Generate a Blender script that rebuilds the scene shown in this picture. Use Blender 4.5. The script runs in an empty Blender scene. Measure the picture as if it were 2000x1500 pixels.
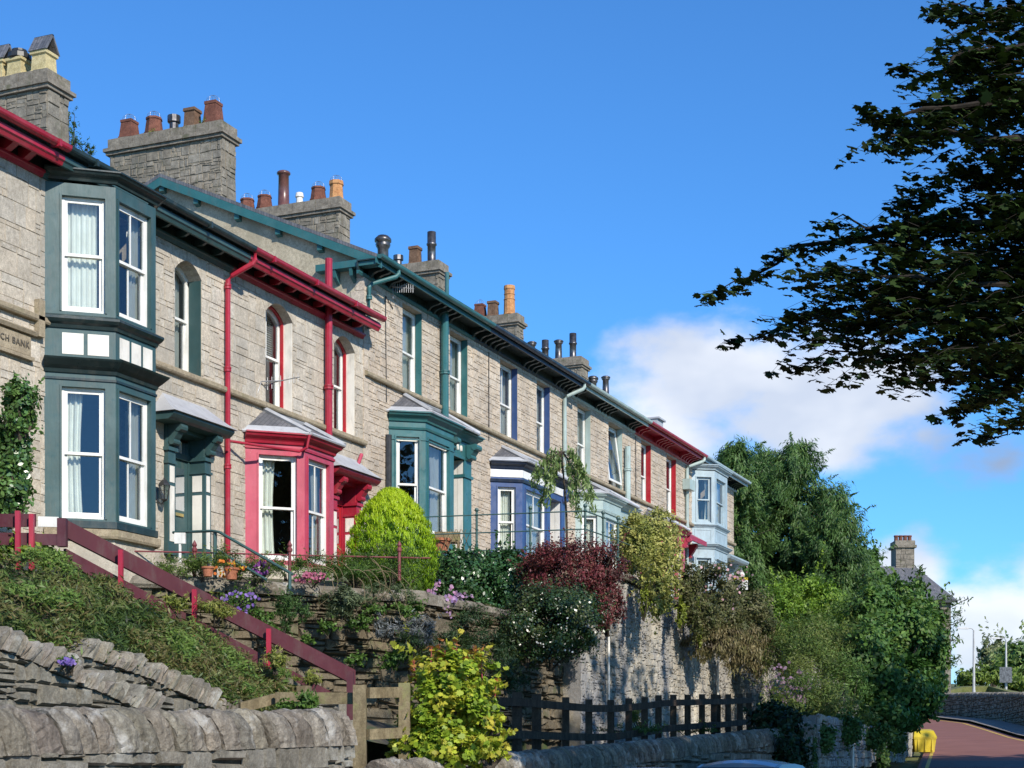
import bpy, math, random
import numpy as np
from mathutils import Vector, noise

# ---------------------------------------------------------------- camera, sky, sun
sc = bpy.context.scene
F = 3200.0                       # focal length in photo pixels (photo 2000 wide)
HY = 1490.0                      # eye level in the photo
AL = math.atan(1350.0 / F)       # street direction lies this far right of the view axis
CA, SA = math.cos(AL), math.sin(AL)
cam = bpy.data.objects.new("camera", bpy.data.cameras.new("camera"))
sc.collection.objects.link(cam)
cam.rotation_euler = (math.radians(90), 0, AL)
cam.data.sensor_width = 36.0
cam.data.lens = F * 36.0 / 2000.0
cam.data.shift_y = (HY - 750.0) / 2000.0
cam.data.clip_start = 0.1
cam.data.clip_end = 5000
sc.camera = cam

SUN_DIR = Vector((0.68, -0.50, 0.53)).normalized()
sun_el = math.asin(SUN_DIR.z)
sun_az = math.atan2(SUN_DIR.x, SUN_DIR.y)
world = bpy.data.worlds.new("World")
sc.world = world
world.use_nodes = True
wt = world.node_tree
for n in list(wt.nodes): wt.nodes.remove(n)
def WN(t, **k):
    n = wt.nodes.new(t)
    for a, b in k.items(): setattr(n, a, b)
    return n
wl = wt.links.new
wo = WN("ShaderNodeOutputWorld"); bg = WN("ShaderNodeBackground"); wl(bg.outputs[0], wo.inputs[0])
sky = WN("ShaderNodeTexSky", sky_type='NISHITA', sun_disc=False, sun_elevation=sun_el, sun_rotation=sun_az,
         altitude=200, air_density=1.0, dust_density=0.25, ozone_density=2.2)
bg.inputs[1].default_value = 0.118
tint = WN("ShaderNodeMix", data_type='RGBA', blend_type='MULTIPLY'); tint.inputs[0].default_value = 1.0
wl(sky.outputs[0], tint.inputs[6]); tint.inputs[7].default_value = (0.41, 0.90, 1.40, 1)
# clouds: soft banks at fixed directions of the sky, broken up by noise
tc = WN("ShaderNodeTexCoord")
def view_dir(px, py):
    q = (px - 1000) / F; t = (HY - py) / F
    return Vector((q * CA - SA, q * SA + CA, t)).normalized()
def cloud_blob(px, py, rx, gain=1.0):
    d = view_dir(px, py)
    sub = WN("ShaderNodeVectorMath", operation='SUBTRACT'); wl(tc.outputs['Generated'], sub.inputs[0]); sub.inputs[1].default_value = d
    mul = WN("ShaderNodeVectorMath", operation='MULTIPLY'); wl(sub.outputs[0], mul.inputs[0]); mul.inputs[1].default_value = (1, 1, 1.75)
    ln = WN("ShaderNodeVectorMath", operation='LENGTH'); wl(mul.outputs[0], ln.inputs[0])
    m = WN("ShaderNodeMapRange"); wl(ln.outputs['Value'], m.inputs[0])
    m.inputs[1].default_value = 0; m.inputs[2].default_value = rx / F; m.inputs[3].default_value = gain * 1.3; m.inputs[4].default_value = 0
    return m.outputs[0]
blobs = [cloud_blob(1390, 745, 330, 1.2), cloud_blob(1620, 800, 360, 1.3), cloud_blob(1330, 860, 300, 1.0), cloud_blob(1800, 850, 260, .75), cloud_blob(1960, 900, 230, .85),
         cloud_blob(1760, 1100, 200, 0.95), cloud_blob(1960, 1240, 290, 1.3), cloud_blob(1420, 930, 260, .9), cloud_blob(2150, 1150, 420, 1.1), cloud_blob(2500, 900, 600, 0.8), cloud_blob(-500, 900, 700, 0.8)]
acc = blobs[0]
for b in blobs[1:]:
    mx = WN("ShaderNodeMath", operation='MAXIMUM'); wl(acc, mx.inputs[0]); wl(b, mx.inputs[1]); acc = mx.outputs[0]
nz = WN("ShaderNodeTexNoise"); nz.inputs['Scale'].default_value = 16; nz.inputs['Detail'].default_value = 7; nz.inputs['Roughness'].default_value = .52
mp = WN("ShaderNodeMapping"); mp.inputs['Scale'].default_value = (1, 1, 1.7); wl(tc.outputs['Generated'], mp.inputs[0]); wl(mp.outputs[0], nz.inputs['Vector'])
ad = WN("ShaderNodeMath", operation='MULTIPLY_ADD'); wl(nz.outputs['Fac'], ad.inputs[0]); ad.inputs[1].default_value = 1.9; ad.inputs[2].default_value = -1.42
s2 = WN("ShaderNodeMath", operation='ADD'); wl(acc, s2.inputs[0]); wl(ad.outputs[0], s2.inputs[1])
cm = WN("ShaderNodeMapRange", interpolation_type='SMOOTHSTEP'); wl(s2.outputs[0], cm.inputs[0])
cm.inputs[1].default_value = 0.0; cm.inputs[2].default_value = 0.68; cm.inputs[3].default_value = 0; cm.inputs[4].default_value = .9
nz2 = WN("ShaderNodeTexNoise"); nz2.inputs['Scale'].default_value = 9; nz2.inputs['Detail'].default_value = 4; wl(mp.outputs[0], nz2.inputs['Vector'])
cc = WN("ShaderNodeValToRGB"); wl(nz2.outputs['Fac'], cc.inputs[0])
cc.color_ramp.elements[0].position = .38; cc.color_ramp.elements[0].color = (5.0, 5.4, 6.2, 1)
cc.color_ramp.elements[1].position = .62; cc.color_ramp.elements[1].color = (7.3, 7.4, 7.6, 1)
gb_ = cloud_blob(1960, 930, 330, 1.1); gm = WN("ShaderNodeMix", data_type='RGBA'); gm.clamp_factor = True; wl(gb_, gm.inputs[0]); wl(cc.outputs[0], gm.inputs[6]); gm.inputs[7].default_value = (2.5, 3.1, 4.3, 1)
cmx = WN("ShaderNodeMix", data_type='RGBA'); wl(cm.outputs[0], cmx.inputs[0]); wl(tint.outputs[2], cmx.inputs[6]); wl(gm.outputs[2], cmx.inputs[7])
wl(cmx.outputs[2], bg.inputs[0])

sl = bpy.data.lights.new("sun", 'SUN'); sl.energy = 4.5; sl.angle = math.radians(0.53); sl.color = (1.0, 0.93, 0.82)
so = bpy.data.objects.new("sun", sl); sc.collection.objects.link(so)
so.rotation_euler = SUN_DIR.to_track_quat('Z', 'Y').to_euler(); so.location = (30, -10, 40)
sc.view_settings.view_transform = 'Standard'
sc.view_settings.look = 'None'
sc.view_settings.exposure = 0.27
sc.view_settings.gamma = 1.0
sc.cycles.transparent_max_bounces = 16

# ---------------------------------------------------------------- helpers
X0 = -18.6                                        # plane of the terrace front
def at(px, py, d):                                # point seen at photo pixel (px, py) at depth d metres
    q = (px - 1000) / F
    return Vector((q * d * CA - d * SA, q * d * SA + d * CA, (HY - py) * d / F))
def yon(px, X):                                   # Y where the column px meets the plane X
    q = (px - 1000) / F
    return -X * (CA + q * SA) / (SA - q * CA)
def xon(px, Y):
    q = (px - 1000) / F
    return (-Y * SA + q * Y * CA) / (CA + q * SA)
def dep(X, Y): return -X * SA + Y * CA
def zon(py, X, Y): return (HY - py) * dep(X, Y) / F

col = sc.collection
ORG = {}
class MB:
    def __init__(s): s.v = []; s.f = []; s.c = []; s.cur = (1, 1, 1)
    def quadbox(s, p):                            # 8 corners: bottom 4 ccw, top 4
        n = len(s.v); s.v += [tuple(q) for q in p]; s.c += [s.cur] * 8
        for f in ((3, 2, 1, 0), (4, 5, 6, 7), (0, 1, 5, 4), (1, 2, 6, 5), (2, 3, 7, 6), (3, 0, 4, 7)): s.f.append(tuple(n + i for i in f))
    def box(s, fr, u0, u1, w0, w1, z0, z1):
        s.quadbox([fr(u0, w0, z0), fr(u1, w0, z0), fr(u1, w1, z0), fr(u0, w1, z0), fr(u0, w0, z1), fr(u1, w0, z1), fr(u1, w1, z1), fr(u0, w1, z1)])
    def face(s, pts):
        n = len(s.v); s.v += [tuple(p) for p in pts]; s.c += [s.cur] * len(pts); s.f.append(tuple(range(n, n + len(pts))))
    def extr(s, a, b):                            # closed prism between two rings of points
        n = len(s.v); k = len(a); s.v += [tuple(p) for p in a] + [tuple(p) for p in b]; s.c += [s.cur] * (2 * k)
        s.f.append(tuple(n + i for i in range(k - 1, -1, -1))); s.f.append(tuple(n + k + i for i in range(k)))
        for i in range(k):
            j = (i + 1) % k; s.f.append((n + i, n + j, n + k + j, n + k + i))
    def prof(s, fr, poly, u0, u1):                # (w, z) profile run along u
        s.extr([fr(u0, w, z) for w, z in poly], [fr(u1, w, z) for w, z in poly])
    def sweep(s, path, poly):                     # (offset, z) profile along a plan path, mitred
        n = len(path); P = [Vector(p) for p in path]; rings = []
        for i in range(n):
            d0 = (P[i] - P[i - 1]).normalized() if i else None
            d1 = (P[i + 1] - P[i]).normalized() if i < n - 1 else None
            if d0 is None: nn = Vector((d1.y, -d1.x)); k = 1
            elif d1 is None: nn = Vector((d0.y, -d0.x)); k = 1
            else:
                a = Vector((d0.y, -d0.x)); b = Vector((d1.y, -d1.x)); nn = (a + b).normalized(); k = 1 / max(.3, nn.dot(a))
            rings.append([(P[i].x + nn.x * o * k, P[i].y + nn.y * o * k, z) for o, z in poly])
        for i in range(n - 1): s.extr(rings[i], rings[i + 1])
    def tube(s, pts, r, k=8, r2=None):
        pts = [Vector(p) for p in pts]; m = len(pts); base = len(s.v)
        for i, p in enumerate(pts):
            d = (pts[min(i + 1, m - 1)] - pts[max(i - 1, 0)]).normalized()
            a = d.cross(Vector((0, 0, 1)));
            if a.length < .05: a = d.cross(Vector((1, 0, 0)))
            a.normalize(); b = d.cross(a)
            rr = r if r2 is None else r + (r2 - r) * i / max(1, m - 1)
            for j in range(k):
                t = 2 * math.pi * j / k; s.v.append(tuple(p + a * (rr * math.cos(t)) + b * (rr * math.sin(t)))); s.c.append(s.cur)
        for i in range(m - 1):
            for j in range(k):
                j2 = (j + 1) % k; s.f.append((base + i * k + j, base + i * k + j2, base + (i + 1) * k + j2, base + (i + 1) * k + j))
        s.f.append(tuple(base + j for j in range(k - 1, -1, -1))); s.f.append(tuple(base + (m - 1) * k + j for j in range(k)))
    def lathe(s, c, prof, k=12, sq=False):        # prof: (r, z)
        base = len(s.v); off = math.pi / 4 if sq else 0
        if sq: k = 4
        for r, z in prof:
            for j in range(k):
                t = 2 * math.pi * j / k + off; s.v.append((c[0] + r * math.cos(t), c[1] + r * math.sin(t), c[2] + z)); s.c.append(s.cur)
        for i in range(len(prof) - 1):
            for j in range(k):
                j2 = (j + 1) % k; s.f.append((base + i * k + j, base + i * k + j2, base + (i + 1) * k + j2, base + (i + 1) * k + j))
        s.f.append(tuple(base + j for j in range(k - 1, -1, -1))); s.f.append(tuple(base + (len(prof) - 1) * k + j for j in range(k)))

def frame(o, u):                                  # local frame: u along the wall, w outward (right of u), z up
    o = Vector(o); u = Vector(u).normalized(); w = Vector((u.y, -u.x, 0))
    return lambda a, b, z: (o.x + u.x * a + w.x * b, o.y + u.y * a + w.y * b, o.z + z)
FAC = frame((X0, 0, 0), (0, 1, 0))

def tag(o, label=None, cat=None, group=None, kind=None):
    if label: o["label"] = label
    if cat: o["category"] = cat
    if group: o["group"] = group
    if kind: o["kind"] = kind
    return o
def empty(name, loc, label=None, cat=None, group=None):
    o = bpy.data.objects.new(name, None); col.objects.link(o); o.location = loc; ORG[o.name] = Vector(loc)
    return tag(o, label, cat, group)
def link(name, me, parent=None, org=None):
    o = bpy.data.objects.new(name, me); col.objects.link(o)
    if parent is not None: o.parent = parent; ORG[o.name] = ORG[parent.name]
    else: o.location = org; ORG[o.name] = Vector(org)
    return o
def put(name, mb, mat, parent=None, smooth=False, label=None, cat=None, group=None, kind=None):
    V = np.array(mb.v, dtype=np.float64)
    if parent is not None: org = np.array(ORG[parent.name])
    else: org = np.array([(V[:, 0].min() + V[:, 0].max()) / 2, (V[:, 1].min() + V[:, 1].max()) / 2, V[:, 2].min()])
    if kind == 'structure': org = np.zeros(3)
    me = bpy.data.meshes.new(name)
    me.from_pydata([tuple(p) for p in (V - org)], [], mb.f)
    if "Attribute" in mat.node_tree.nodes:
        ca = me.color_attributes.new("col", 'FLOAT_COLOR', 'POINT')
        a = np.ones((len(V), 4), dtype=np.float32); a[:, :3] = mb.c; ca.data.foreach_set("color", a.ravel())
    me.materials.append(mat)
    if smooth: me.polygons.foreach_set("use_smooth", [True] * len(me.polygons))
    me.update()
    o = link(name, me, parent, Vector(org))
    return tag(o, label, cat, group, kind)

# ---------------------------------------------------------------- materials
def M(name): 
    m = bpy.data.materials.new(name); m.use_nodes = True
    return m, m.node_tree, m.node_tree.nodes["Principled BSDF"]
def N(nt, t, **k):
    n = nt.nodes.new(t)
    for a, b in k.items(): setattr(n, a, b)
    return n
def ramp(nt, src, stops):
    r = N(nt, "ShaderNodeValToRGB"); nt.links.new(src, r.inputs[0])
    e = r.color_ramp.elements
    while len(e) < len(stops): e.new(.5)
    for i, (p, c) in enumerate(stops):
        e[i].position = p; e[i].color = (*c, 1)
    return r.outputs[0]
def noise_n(nt, scale, detail=5, rough=.6, stretch=None, vec=None):
    g = N(nt, "ShaderNodeNewGeometry"); n = N(nt, "ShaderNodeTexNoise"); src = vec or g.outputs['Position']
    if stretch:
        mp = N(nt, "ShaderNodeMapping"); mp.inputs['Scale'].default_value = stretch; nt.links.new(src, mp.inputs[0]); src = mp.outputs[0]
    nt.links.new(src, n.inputs['Vector']); n.inputs['Scale'].default_value = scale; n.inputs['Detail'].default_value = detail; n.inputs['Roughness'].default_value = rough
    return n.outputs['Fac']
def mixc(nt, a, b, fac, mode='MIX'):
    m = N(nt, "ShaderNodeMix", data_type='RGBA', blend_type=mode)
    for s, i in ((a, 6), (b, 7)):
        if isinstance(s, tuple): m.inputs[i].default_value = (*s, 1)
        else: nt.links.new(s, m.inputs[i])
    if isinstance(fac, (int, float)): m.inputs[0].default_value = fac
    else: nt.links.new(fac, m.inputs[0])
    return m.outputs[2]
def bump(nt, p, h, strength=.5, dist=.02):
    b = N(nt, "ShaderNodeBump"); b.inputs['Strength'].default_value = strength; b.inputs['Distance'].default_value = dist
    nt.links.new(h, b.inputs['Height']); nt.links.new(b.outputs[0], p.inputs['Normal'])

def stone_mat(name, dark, light, lichen=None, attr=True, sc_=3.0, bs=.6, bd=.015, stretch=None, stain=None, stain_lo=.5):
    m, nt, p = M(name)
    c = ramp(nt, noise_n(nt, sc_, 6, .65, stretch), [(.3, dark), (.7, light)])
    c = mixc(nt, c, ramp(nt, noise_n(nt, 14, 5, .7), [(.32, (.62, .6, .58)), (.65, (1.08, 1.06, 1.03))]), .8, 'MULTIPLY')
    c = mixc(nt, c, ramp(nt, noise_n(nt, 48, 3, .8), [(.36, (.66, .65, .63)), (.6, (1.12, 1.12, 1.1))]), .75, 'MULTIPLY')
    if attr:
        a = N(nt, "ShaderNodeAttribute", attribute_name="col"); c = mixc(nt, c, a.outputs['Color'], 1.0, 'MULTIPLY')
    if stain:
        c = mixc(nt, c, stain, ramp(nt, noise_n(nt, .9, 5, .6, (1, 1, .35)), [(stain_lo, (0, 0, 0)), (stain_lo + .17, (.8, .8, .8))]))
    if lichen:
        c = mixc(nt, c, lichen, ramp(nt, noise_n(nt, 2.2, 6, .7), [(.55, (0, 0, 0)), (.66, (.75, .75, .75))]))
    nt.links.new(c, p.inputs['Base Color']); p.inputs['Roughness'].default_value = .92
    p.inputs['Specular IOR Level'].default_value = .25
    bump(nt, p, noise_n(nt, 11, 8, .7), bs, bd)
    return m
def paint_mat(name, c, rough=.45, wear=None):
    m, nt, p = M(name)
    dk = tuple(x * .8 for x in c); lt = tuple(min(1, x * 1.1) for x in c)
    cc = ramp(nt, noise_n(nt, 2.3, 6, .65, (1, 1, .5)), [(.3, dk), (.7, lt)])
    if wear: cc = mixc(nt, cc, wear, ramp(nt, noise_n(nt, 9, 7, .75, (1, 1, .45)), [(.66, (0, 0, 0)), (.72, (.8, .8, .8))]))
    cc = mixc(nt, cc, (.12, .11, .09), ramp(nt, noise_n(nt, 5, 6, .7, (1, 1, .25)), [(.52, (0, 0, 0)), (.8, (.5, .5, .5))]))
    nt.links.new(cc, p.inputs['Base Color']); 
    nt.links.new(ramp(nt, noise_n(nt, 6, 4), [(.3, (rough - .1,) * 3), (.7, (rough + .15,) * 3)]), p.inputs['Roughness'])
    p.inputs['Specular IOR Level'].default_value = .4
    cc2 = mixc(nt, cc, tuple(min(1, x * 1.25 + .07) for x in c), ramp(nt, noise_n(nt, 1.1, 7, .7), [(.5, (0, 0, 0)), (.78, (.45, .45, .45))])); nt.links.new(cc2, p.inputs['Base Color'])
    bump(nt, p, noise_n(nt, 30, 4, .6, (1, 1, .15)), .35, .005)
    return m
def leaf_mat(name, trans=.3, rough=.5, spec=.35):
    m, nt, p = M(name)
    a = N(nt, "ShaderNodeAttribute", attribute_name="col")
    nt.links.new(a.outputs['Color'], p.inputs['Base Color']); p.inputs['Roughness'].default_value = rough; p.inputs['Specular IOR Level'].default_value = spec
    t = N(nt, "ShaderNodeBsdfTranslucent"); nt.links.new(mixc(nt, a.outputs['Color'], (1.1, 1.3, .6), .5, 'MULTIPLY'), t.inputs[0])
    mx = N(nt, "ShaderNodeMixShader"); mx.inputs[0].default_value = trans
    nt.links.new(p.outputs[0], mx.inputs[1]); nt.links.new(t.outputs[0], mx.inputs[2]); nt.links.new(mx.outputs[0], nt.nodes["Material Output"].inputs[0])
    return m

STONE = stone_mat("limestone_blocks", (.46, .415, .35), (.65, .59, .50), sc_=2.0, stain=(.33, .30, .25), stain_lo=.53, bs=.7)
STONE2 = stone_mat("sandy_rubble_blocks", (.49, .42, .345), (.68, .59, .485), sc_=2.5, stain=(.36, .30, .24), stain_lo=.55, bs=.9, bd=.02)
SILL = stone_mat("sandstone_sill", (.30, .25, .18), (.46, .39, .28), lichen=(.24, .21, .13), attr=False)
CHIM = stone_mat("weathered_chimney_stone", (.16, .145, .12), (.36, .325, .27), lichen=(.12, .12, .08), sc_=3.2, stain=(.13, .12, .10), stain_lo=.55)
CAP = stone_mat("chimney_cap_stone", (.17, .15, .125), (.33, .295, .245), lichen=(.10, .10, .055), attr=False, sc_=5)
RENDER = stone_mat("roughcast_gable", (.42, .37, .27), (.58, .52, .40), attr=False, sc_=1.2, stain=(.30, .27, .19), stain_lo=.52, bs=.4)
DRY = stone_mat("grey_drystone", (.15, .138, .112), (.31, .29, .245), lichen=(.40, .39, .34), sc_=4, stain=(.12, .105, .08), stain_lo=.52, bs=.9, bd=.03)
COPE = stone_mat("slate_coping", (.14, .125, .10), (.34, .31, .26), lichen=(.42, .40, .35), sc_=3.5, stretch=(1, 1, .6), stain=(.11, .09, .065), stain_lo=.5, bs=1.0, bd=.04)
BIGW = stone_mat("limewashed_retaining_rubble", (.29, .27, .23), (.62, .575, .49), lichen=(.22, .215, .21), sc_=1.3, stretch=(1, 1, .22), stain=(.24, .24, .25), stain_lo=.45, bs=.8, bd=.03)
EARTHW = stone_mat("mossy_rubble_wall", (.11, .09, .062), (.25, .21, .15), lichen=(.12, .13, .06), sc_=3, bs=1, bd=.04)
CORE = stone_mat("mortar", (.20, .175, .14), (.29, .255, .205), attr=False)
SLATE, nt, p = M("slate_roof")
bk = N(nt, "ShaderNodeTexBrick"); tcn = N(nt, "ShaderNodeNewGeometry"); mp_ = N(nt, "ShaderNodeMapping"); mp_.inputs['Rotation'].default_value = (0, 0, math.radians(90))
nt.links.new(tcn.outputs['Position'], mp_.inputs[0]); nt.links.new(mp_.outputs[0], bk.inputs['Vector'])
bk.inputs['Color1'].default_value = (.10, .105, .12, 1); bk.inputs['Color2'].default_value = (.16, .16, .175, 1); bk.inputs['Mortar'].default_value = (.05, .05, .055, 1)
bk.inputs['Scale'].default_value = 3.2; bk.inputs['Mortar Size'].default_value = .015
nt.links.new(mixc(nt, bk.outputs[0], ramp(nt, noise_n(nt, 4, 5), [(.3, (.7, .7, .7)), (.7, (1.25, 1.2, 1.1))]), .8, 'MULTIPLY'), p.inputs['Base Color']); p.inputs['Roughness'].default_value = .55
bump(nt, p, bk.outputs['Fac'], .4, .01)
RUST = paint_mat('dull_red_iron', (.17, .035, .040), .5)
LEAD = paint_mat("lead_flashing", (.42, .43, .45), .5)
P_DGREEN = paint_mat("dark_green_paint", (.040, .088, .090), .4)
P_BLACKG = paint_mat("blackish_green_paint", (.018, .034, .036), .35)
P_CRIM = paint_mat("crimson_paint", (.44, .055, .095), .4, wear=(.50, .20, .20))
P_CRIM2 = paint_mat("fresh_crimson_paint", (.36, .018, .040), .35)
P_RED = paint_mat("door_red_paint", (.40, .018, .028), .3)
P_DRED = paint_mat("dark_maroon_board", (.085, .018, .026), .55)
P_TEAL = paint_mat("teal_paint", (.035, .135, .14), .35)
P_NAVY = paint_mat("navy_paint", (.038, .078, .205), .35)
P_NAVYD = paint_mat("dark_navy_paint", (.016, .028, .055), .35)
P_PALEG = paint_mat("pale_green_paint", (.36, .45, .425), .45)
P_PALEB = paint_mat("pale_blue_paint", (.36, .45, .49), .45)
WHITE = paint_mat("white_gloss_paint", (.80, .79, .74), .35)
CREAM = paint_mat("cream_paint", (.78, .74, .66), .5)
CURT, nt, p = M("curtain_fabric")
nt.links.new(ramp(nt, noise_n(nt, 3, 4), [(.3, (.74, .72, .64)), (.7, (.86, .85, .78))]), p.inputs['Base Color']); p.inputs['Roughness'].default_value = .9
INNER, nt, p = M("room_plaster"); nt.links.new(ramp(nt, noise_n(nt, 1.5), [(.3, (.30, .26, .22)), (.7, (.42, .37, .31))]), p.inputs['Base Color'])
GLASS, nt, p = M("window_glass")
gl = N(nt, "ShaderNodeBsdfGlossy"); gl.inputs['Roughness'].default_value = .015; gl.inputs[0].default_value = (.92, .95, 1, 1)
tr = N(nt, "ShaderNodeBsdfTransparent"); tr.inputs[0].default_value = (.80, .86, .86, 1)
lw = N(nt, "ShaderNodeLayerWeight"); lw.inputs['Blend'].default_value = .34
mr = N(nt, "ShaderNodeMapRange"); nt.links.new(lw.outputs['Fresnel'], mr.inputs[0]); mr.inputs[1].default_value = 0.02; mr.inputs[2].default_value = .55; mr.inputs[3].default_value = .06; mr.inputs[4].default_value = .72
mx = N(nt, "ShaderNodeMixShader"); nt.links.new(mr.outputs[0], mx.inputs[0]); nt.links.new(tr.outputs[0], mx.inputs[1]); nt.links.new(gl.outputs[0], mx.inputs[2])
nt.links.new(mx.outputs[0], nt.nodes["Material Output"].inputs[0])
bn = N(nt, "ShaderNodeBump"); bn.inputs['Strength'].default_value = .12; bn.inputs['Distance'].default_value = .01; nt.links.new(noise_n(nt, 2.2, 2), bn.inputs['Height']); nt.links.new(bn.outputs[0], gl.inputs['Normal'])
POT_R = stone_mat("terracotta_red", (.12, .050, .038), (.24, .10, .07), attr=False, sc_=6)
POT_O = stone_mat("terracotta_orange", (.45, .20, .085), (.66, .36, .16), attr=False, sc_=6)
POT_C = stone_mat("cream_fireclay", (.48, .40, .20), (.68, .58, .34), attr=False, sc_=5)
POT_B = stone_mat("brown_fireclay", (.12, .07, .045), (.24, .15, .10), attr=False, sc_=6)
METAL, nt, p = M("dull_flue_metal"); p.inputs['Metallic'].default_value = .8
nt.links.new(ramp(nt, noise_n(nt, 7), [(.3, (.06, .055, .055)), (.7, (.20, .19, .19))]), p.inputs['Base Color']); p.inputs['Roughness'].default_value = .38
BRONZE, nt, p = M("brown_flue"); nt.links.new(ramp(nt, noise_n(nt, 7), [(.3, (.09, .04, .035)), (.7, (.17, .075, .06))]), p.inputs['Base Color']); p.inputs['Roughness'].default_value = .3
BLACK, nt, p = M("black_iron"); nt.links.new(ramp(nt, noise_n(nt, 9), [(.3, (.012, .013, .014)), (.7, (.04, .04, .04))]), p.inputs['Base Color']); p.inputs['Roughness'].default_value = .45
RAILG = paint_mat("green_railing_paint", (.05, .11, .105), .4)
ALU, nt, p = M("aerial_aluminium"); p.inputs['Metallic'].default_value = .7; nt.links.new(ramp(nt, noise_n(nt, 9), [(.3, (.25, .25, .25)), (.7, (.5, .5, .5))]), p.inputs['Base Color'])
WOOD = stone_mat("weathered_wood", (.13, .10, .055), (.30, .245, .15), attr=False, sc_=7, stretch=(1, 1, .2), lichen=(.22, .22, .09), bs=.5)
DWOOD = stone_mat("dark_creosoted_wood", (.045, .030, .020), (.12, .085, .06), attr=False, sc_=7, stretch=(1, 1, .2), bs=.5)
BARK = stone_mat("tree_bark", (.045, .035, .025), (.12, .10, .075), attr=False, sc_=9, stretch=(1, 1, .3), bs=1)
LEAF = leaf_mat("leaves"); LEAFG = leaf_mat("glossy_leaves", .15, .3, .6); LEAFD = leaf_mat("maple_leaves", .12, .7, .12); PETAL = leaf_mat("petals", .4, .7, .1)
TERRA = stone_mat("plant_pot_terracotta", (.36, .13, .07), (.52, .22, .13), attr=False, sc_=6)
# ---------------------------------------------------------------- masonry
def sub_rects(r, holes):                          # rectangle minus rectangles, all (u0, u1, z0, z1)
    out = [r]
    for h in holes:
        nxt = []
        for (a, b, c, d) in out:
            if h[1] <= a or h[0] >= b or h[3] <= c or h[2] >= d: nxt.append((a, b, c, d)); continue
            if h[0] > a: nxt.append((a, h[0], c, d))
            if h[1] < b: nxt.append((h[1], b, c, d))
            m0, m1 = max(a, h[0]), min(b, h[1])
            if h[2] > c: nxt.append((m0, m1, c, h[2]))
            if h[3] < d: nxt.append((m0, m1, h[3], d))
        out = nxt
    return out
def stone(mb, fr, u0, u1, z0, z1, w0, w1, ins, jit, rng, zt0=None, zt1=None):
    j = lambda s=1: (rng.random() - .5) * 2 * jit * s
    a = [(u0, z0), (u1, z0), (u1, z1 if zt1 is None else min(z1, zt1)), (u0, z1 if zt0 is None else min(z1, zt0))]
    if a[2][1] - a[1][1] < .01 and a[3][1] - a[0][1] < .01: return
    a = [(u + j(), z + j()) for u, z in a]
    ins = min(ins, (u1 - u0) * .3, (z1 - z0) * .3); cu = (u0 + u1) / 2; cz = (a[0][1] + a[2][1]) / 2
    b = [(u + (ins if u < cu else -ins), z + (ins if z < cz else -ins)) for u, z in a]
    n = len(mb.v); q_ = fr(u0, 0, z0); g = (rng.random() - .5) * .13 + 1 + noise.noise(Vector((q_[0] * .8, q_[1] * .8, q_[2] * .5))) * .22; wm = (rng.random() - .5) * .05
    cc = (g + wm, g, g - wm * 1.3); mb.c += [cc] * 8
    mb.v += [fr(u, w0, z) for u, z in a] + [fr(u, w1 + j(.5), z) for u, z in b]
    for f in ((4, 5, 6, 7), (0, 1, 5, 4), (1, 2, 6, 5), (2, 3, 7, 6), (3, 0, 4, 7)): mb.f.append(tuple(n + i for i in f))
def masonry(mb, fr, u0, u1, z0, z1, holes=(), hm=(.12, .31), wm=(.16, .60), gap=.007, dep_=.022, jit=.003, ins=.008, rng=None, ztop=None, zbot=None, contrast=1):
    rng = rng or random.Random(5)
    z = z0; hav = (hm[0] + hm[1]) / 2
    while z < z1 - .03:
        h = min(rng.uniform(1.4, 2.5) * hav, z1 - z)            # a band; inside it every piece is cut its own way
        if z1 - z - h < hav * .9: h = z1 - z
        u = u0 - rng.random() * .2
        while u < u1:
            w = rng.uniform(wm[0] + .35 * (wm[1] - wm[0]), wm[1]) * rng.uniform(.8, 1.25)
            nr = max(1, min(6, int(round(h / rng.uniform(hm[0], hm[1] * 1.05)))))
            cuts = sorted([rng.uniform(.18, .82) for _ in range(nr - 1)]) if nr < 4 else [(k + 1 + rng.uniform(-.25, .25)) / nr for k in range(nr - 1)]
            cuts = [0] + [c for i_, c in enumerate(cuts) if i_ == 0 or c - cuts[i_ - 1] > .12] + [1]; pcs = []
            for c0, c1 in zip(cuts[:-1], cuts[1:]):
                r = rng.random()
                if w > wm[0] * 1.7 and r < .45: k = rng.uniform(.3, .7); pcs += [(u, u + w * k, z + h * c0, z + h * c1), (u + w * k, u + w, z + h * c0, z + h * c1)]
                else: pcs.append((u, u + w, z + h * c0, z + h * c1))
            for p_ in pcs:
                a = (max(p_[0], u0), min(p_[1], u1), p_[2], p_[3])
                if a[1] - a[0] < .04: continue
                for q in sub_rects(a, holes):
                    if q[1] - q[0] < .035 or q[3] - q[2] < .03: continue
                    um = (q[0] + q[1]) / 2
                    if ztop and q[2] > ztop(um) - .03: continue
                    if zbot and q[3] < zbot(um): continue
                    t0 = ztop(q[0]) if ztop else None; t1 = ztop(q[1]) if ztop else None
                    stone(mb, fr, q[0] + gap / 2, q[1] - gap / 2, q[2] + gap / 2, q[3] - gap / 2, -.02, dep_ * rng.uniform(.5, 1.3), ins, jit, rng, t0, t1)
            u += w
        z += h
def backing(mb, fr, u0, u1, z0, z1, holes, w0=-.45, w1=0):
    mb.cur = (.86, .83, .78)
    for q in sub_rects((u0, u1, z0, z1), holes): mb.box(fr, q[0], q[1], w0, w1, q[2], q[3])
    mb.cur = (1, 1, 1)

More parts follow.
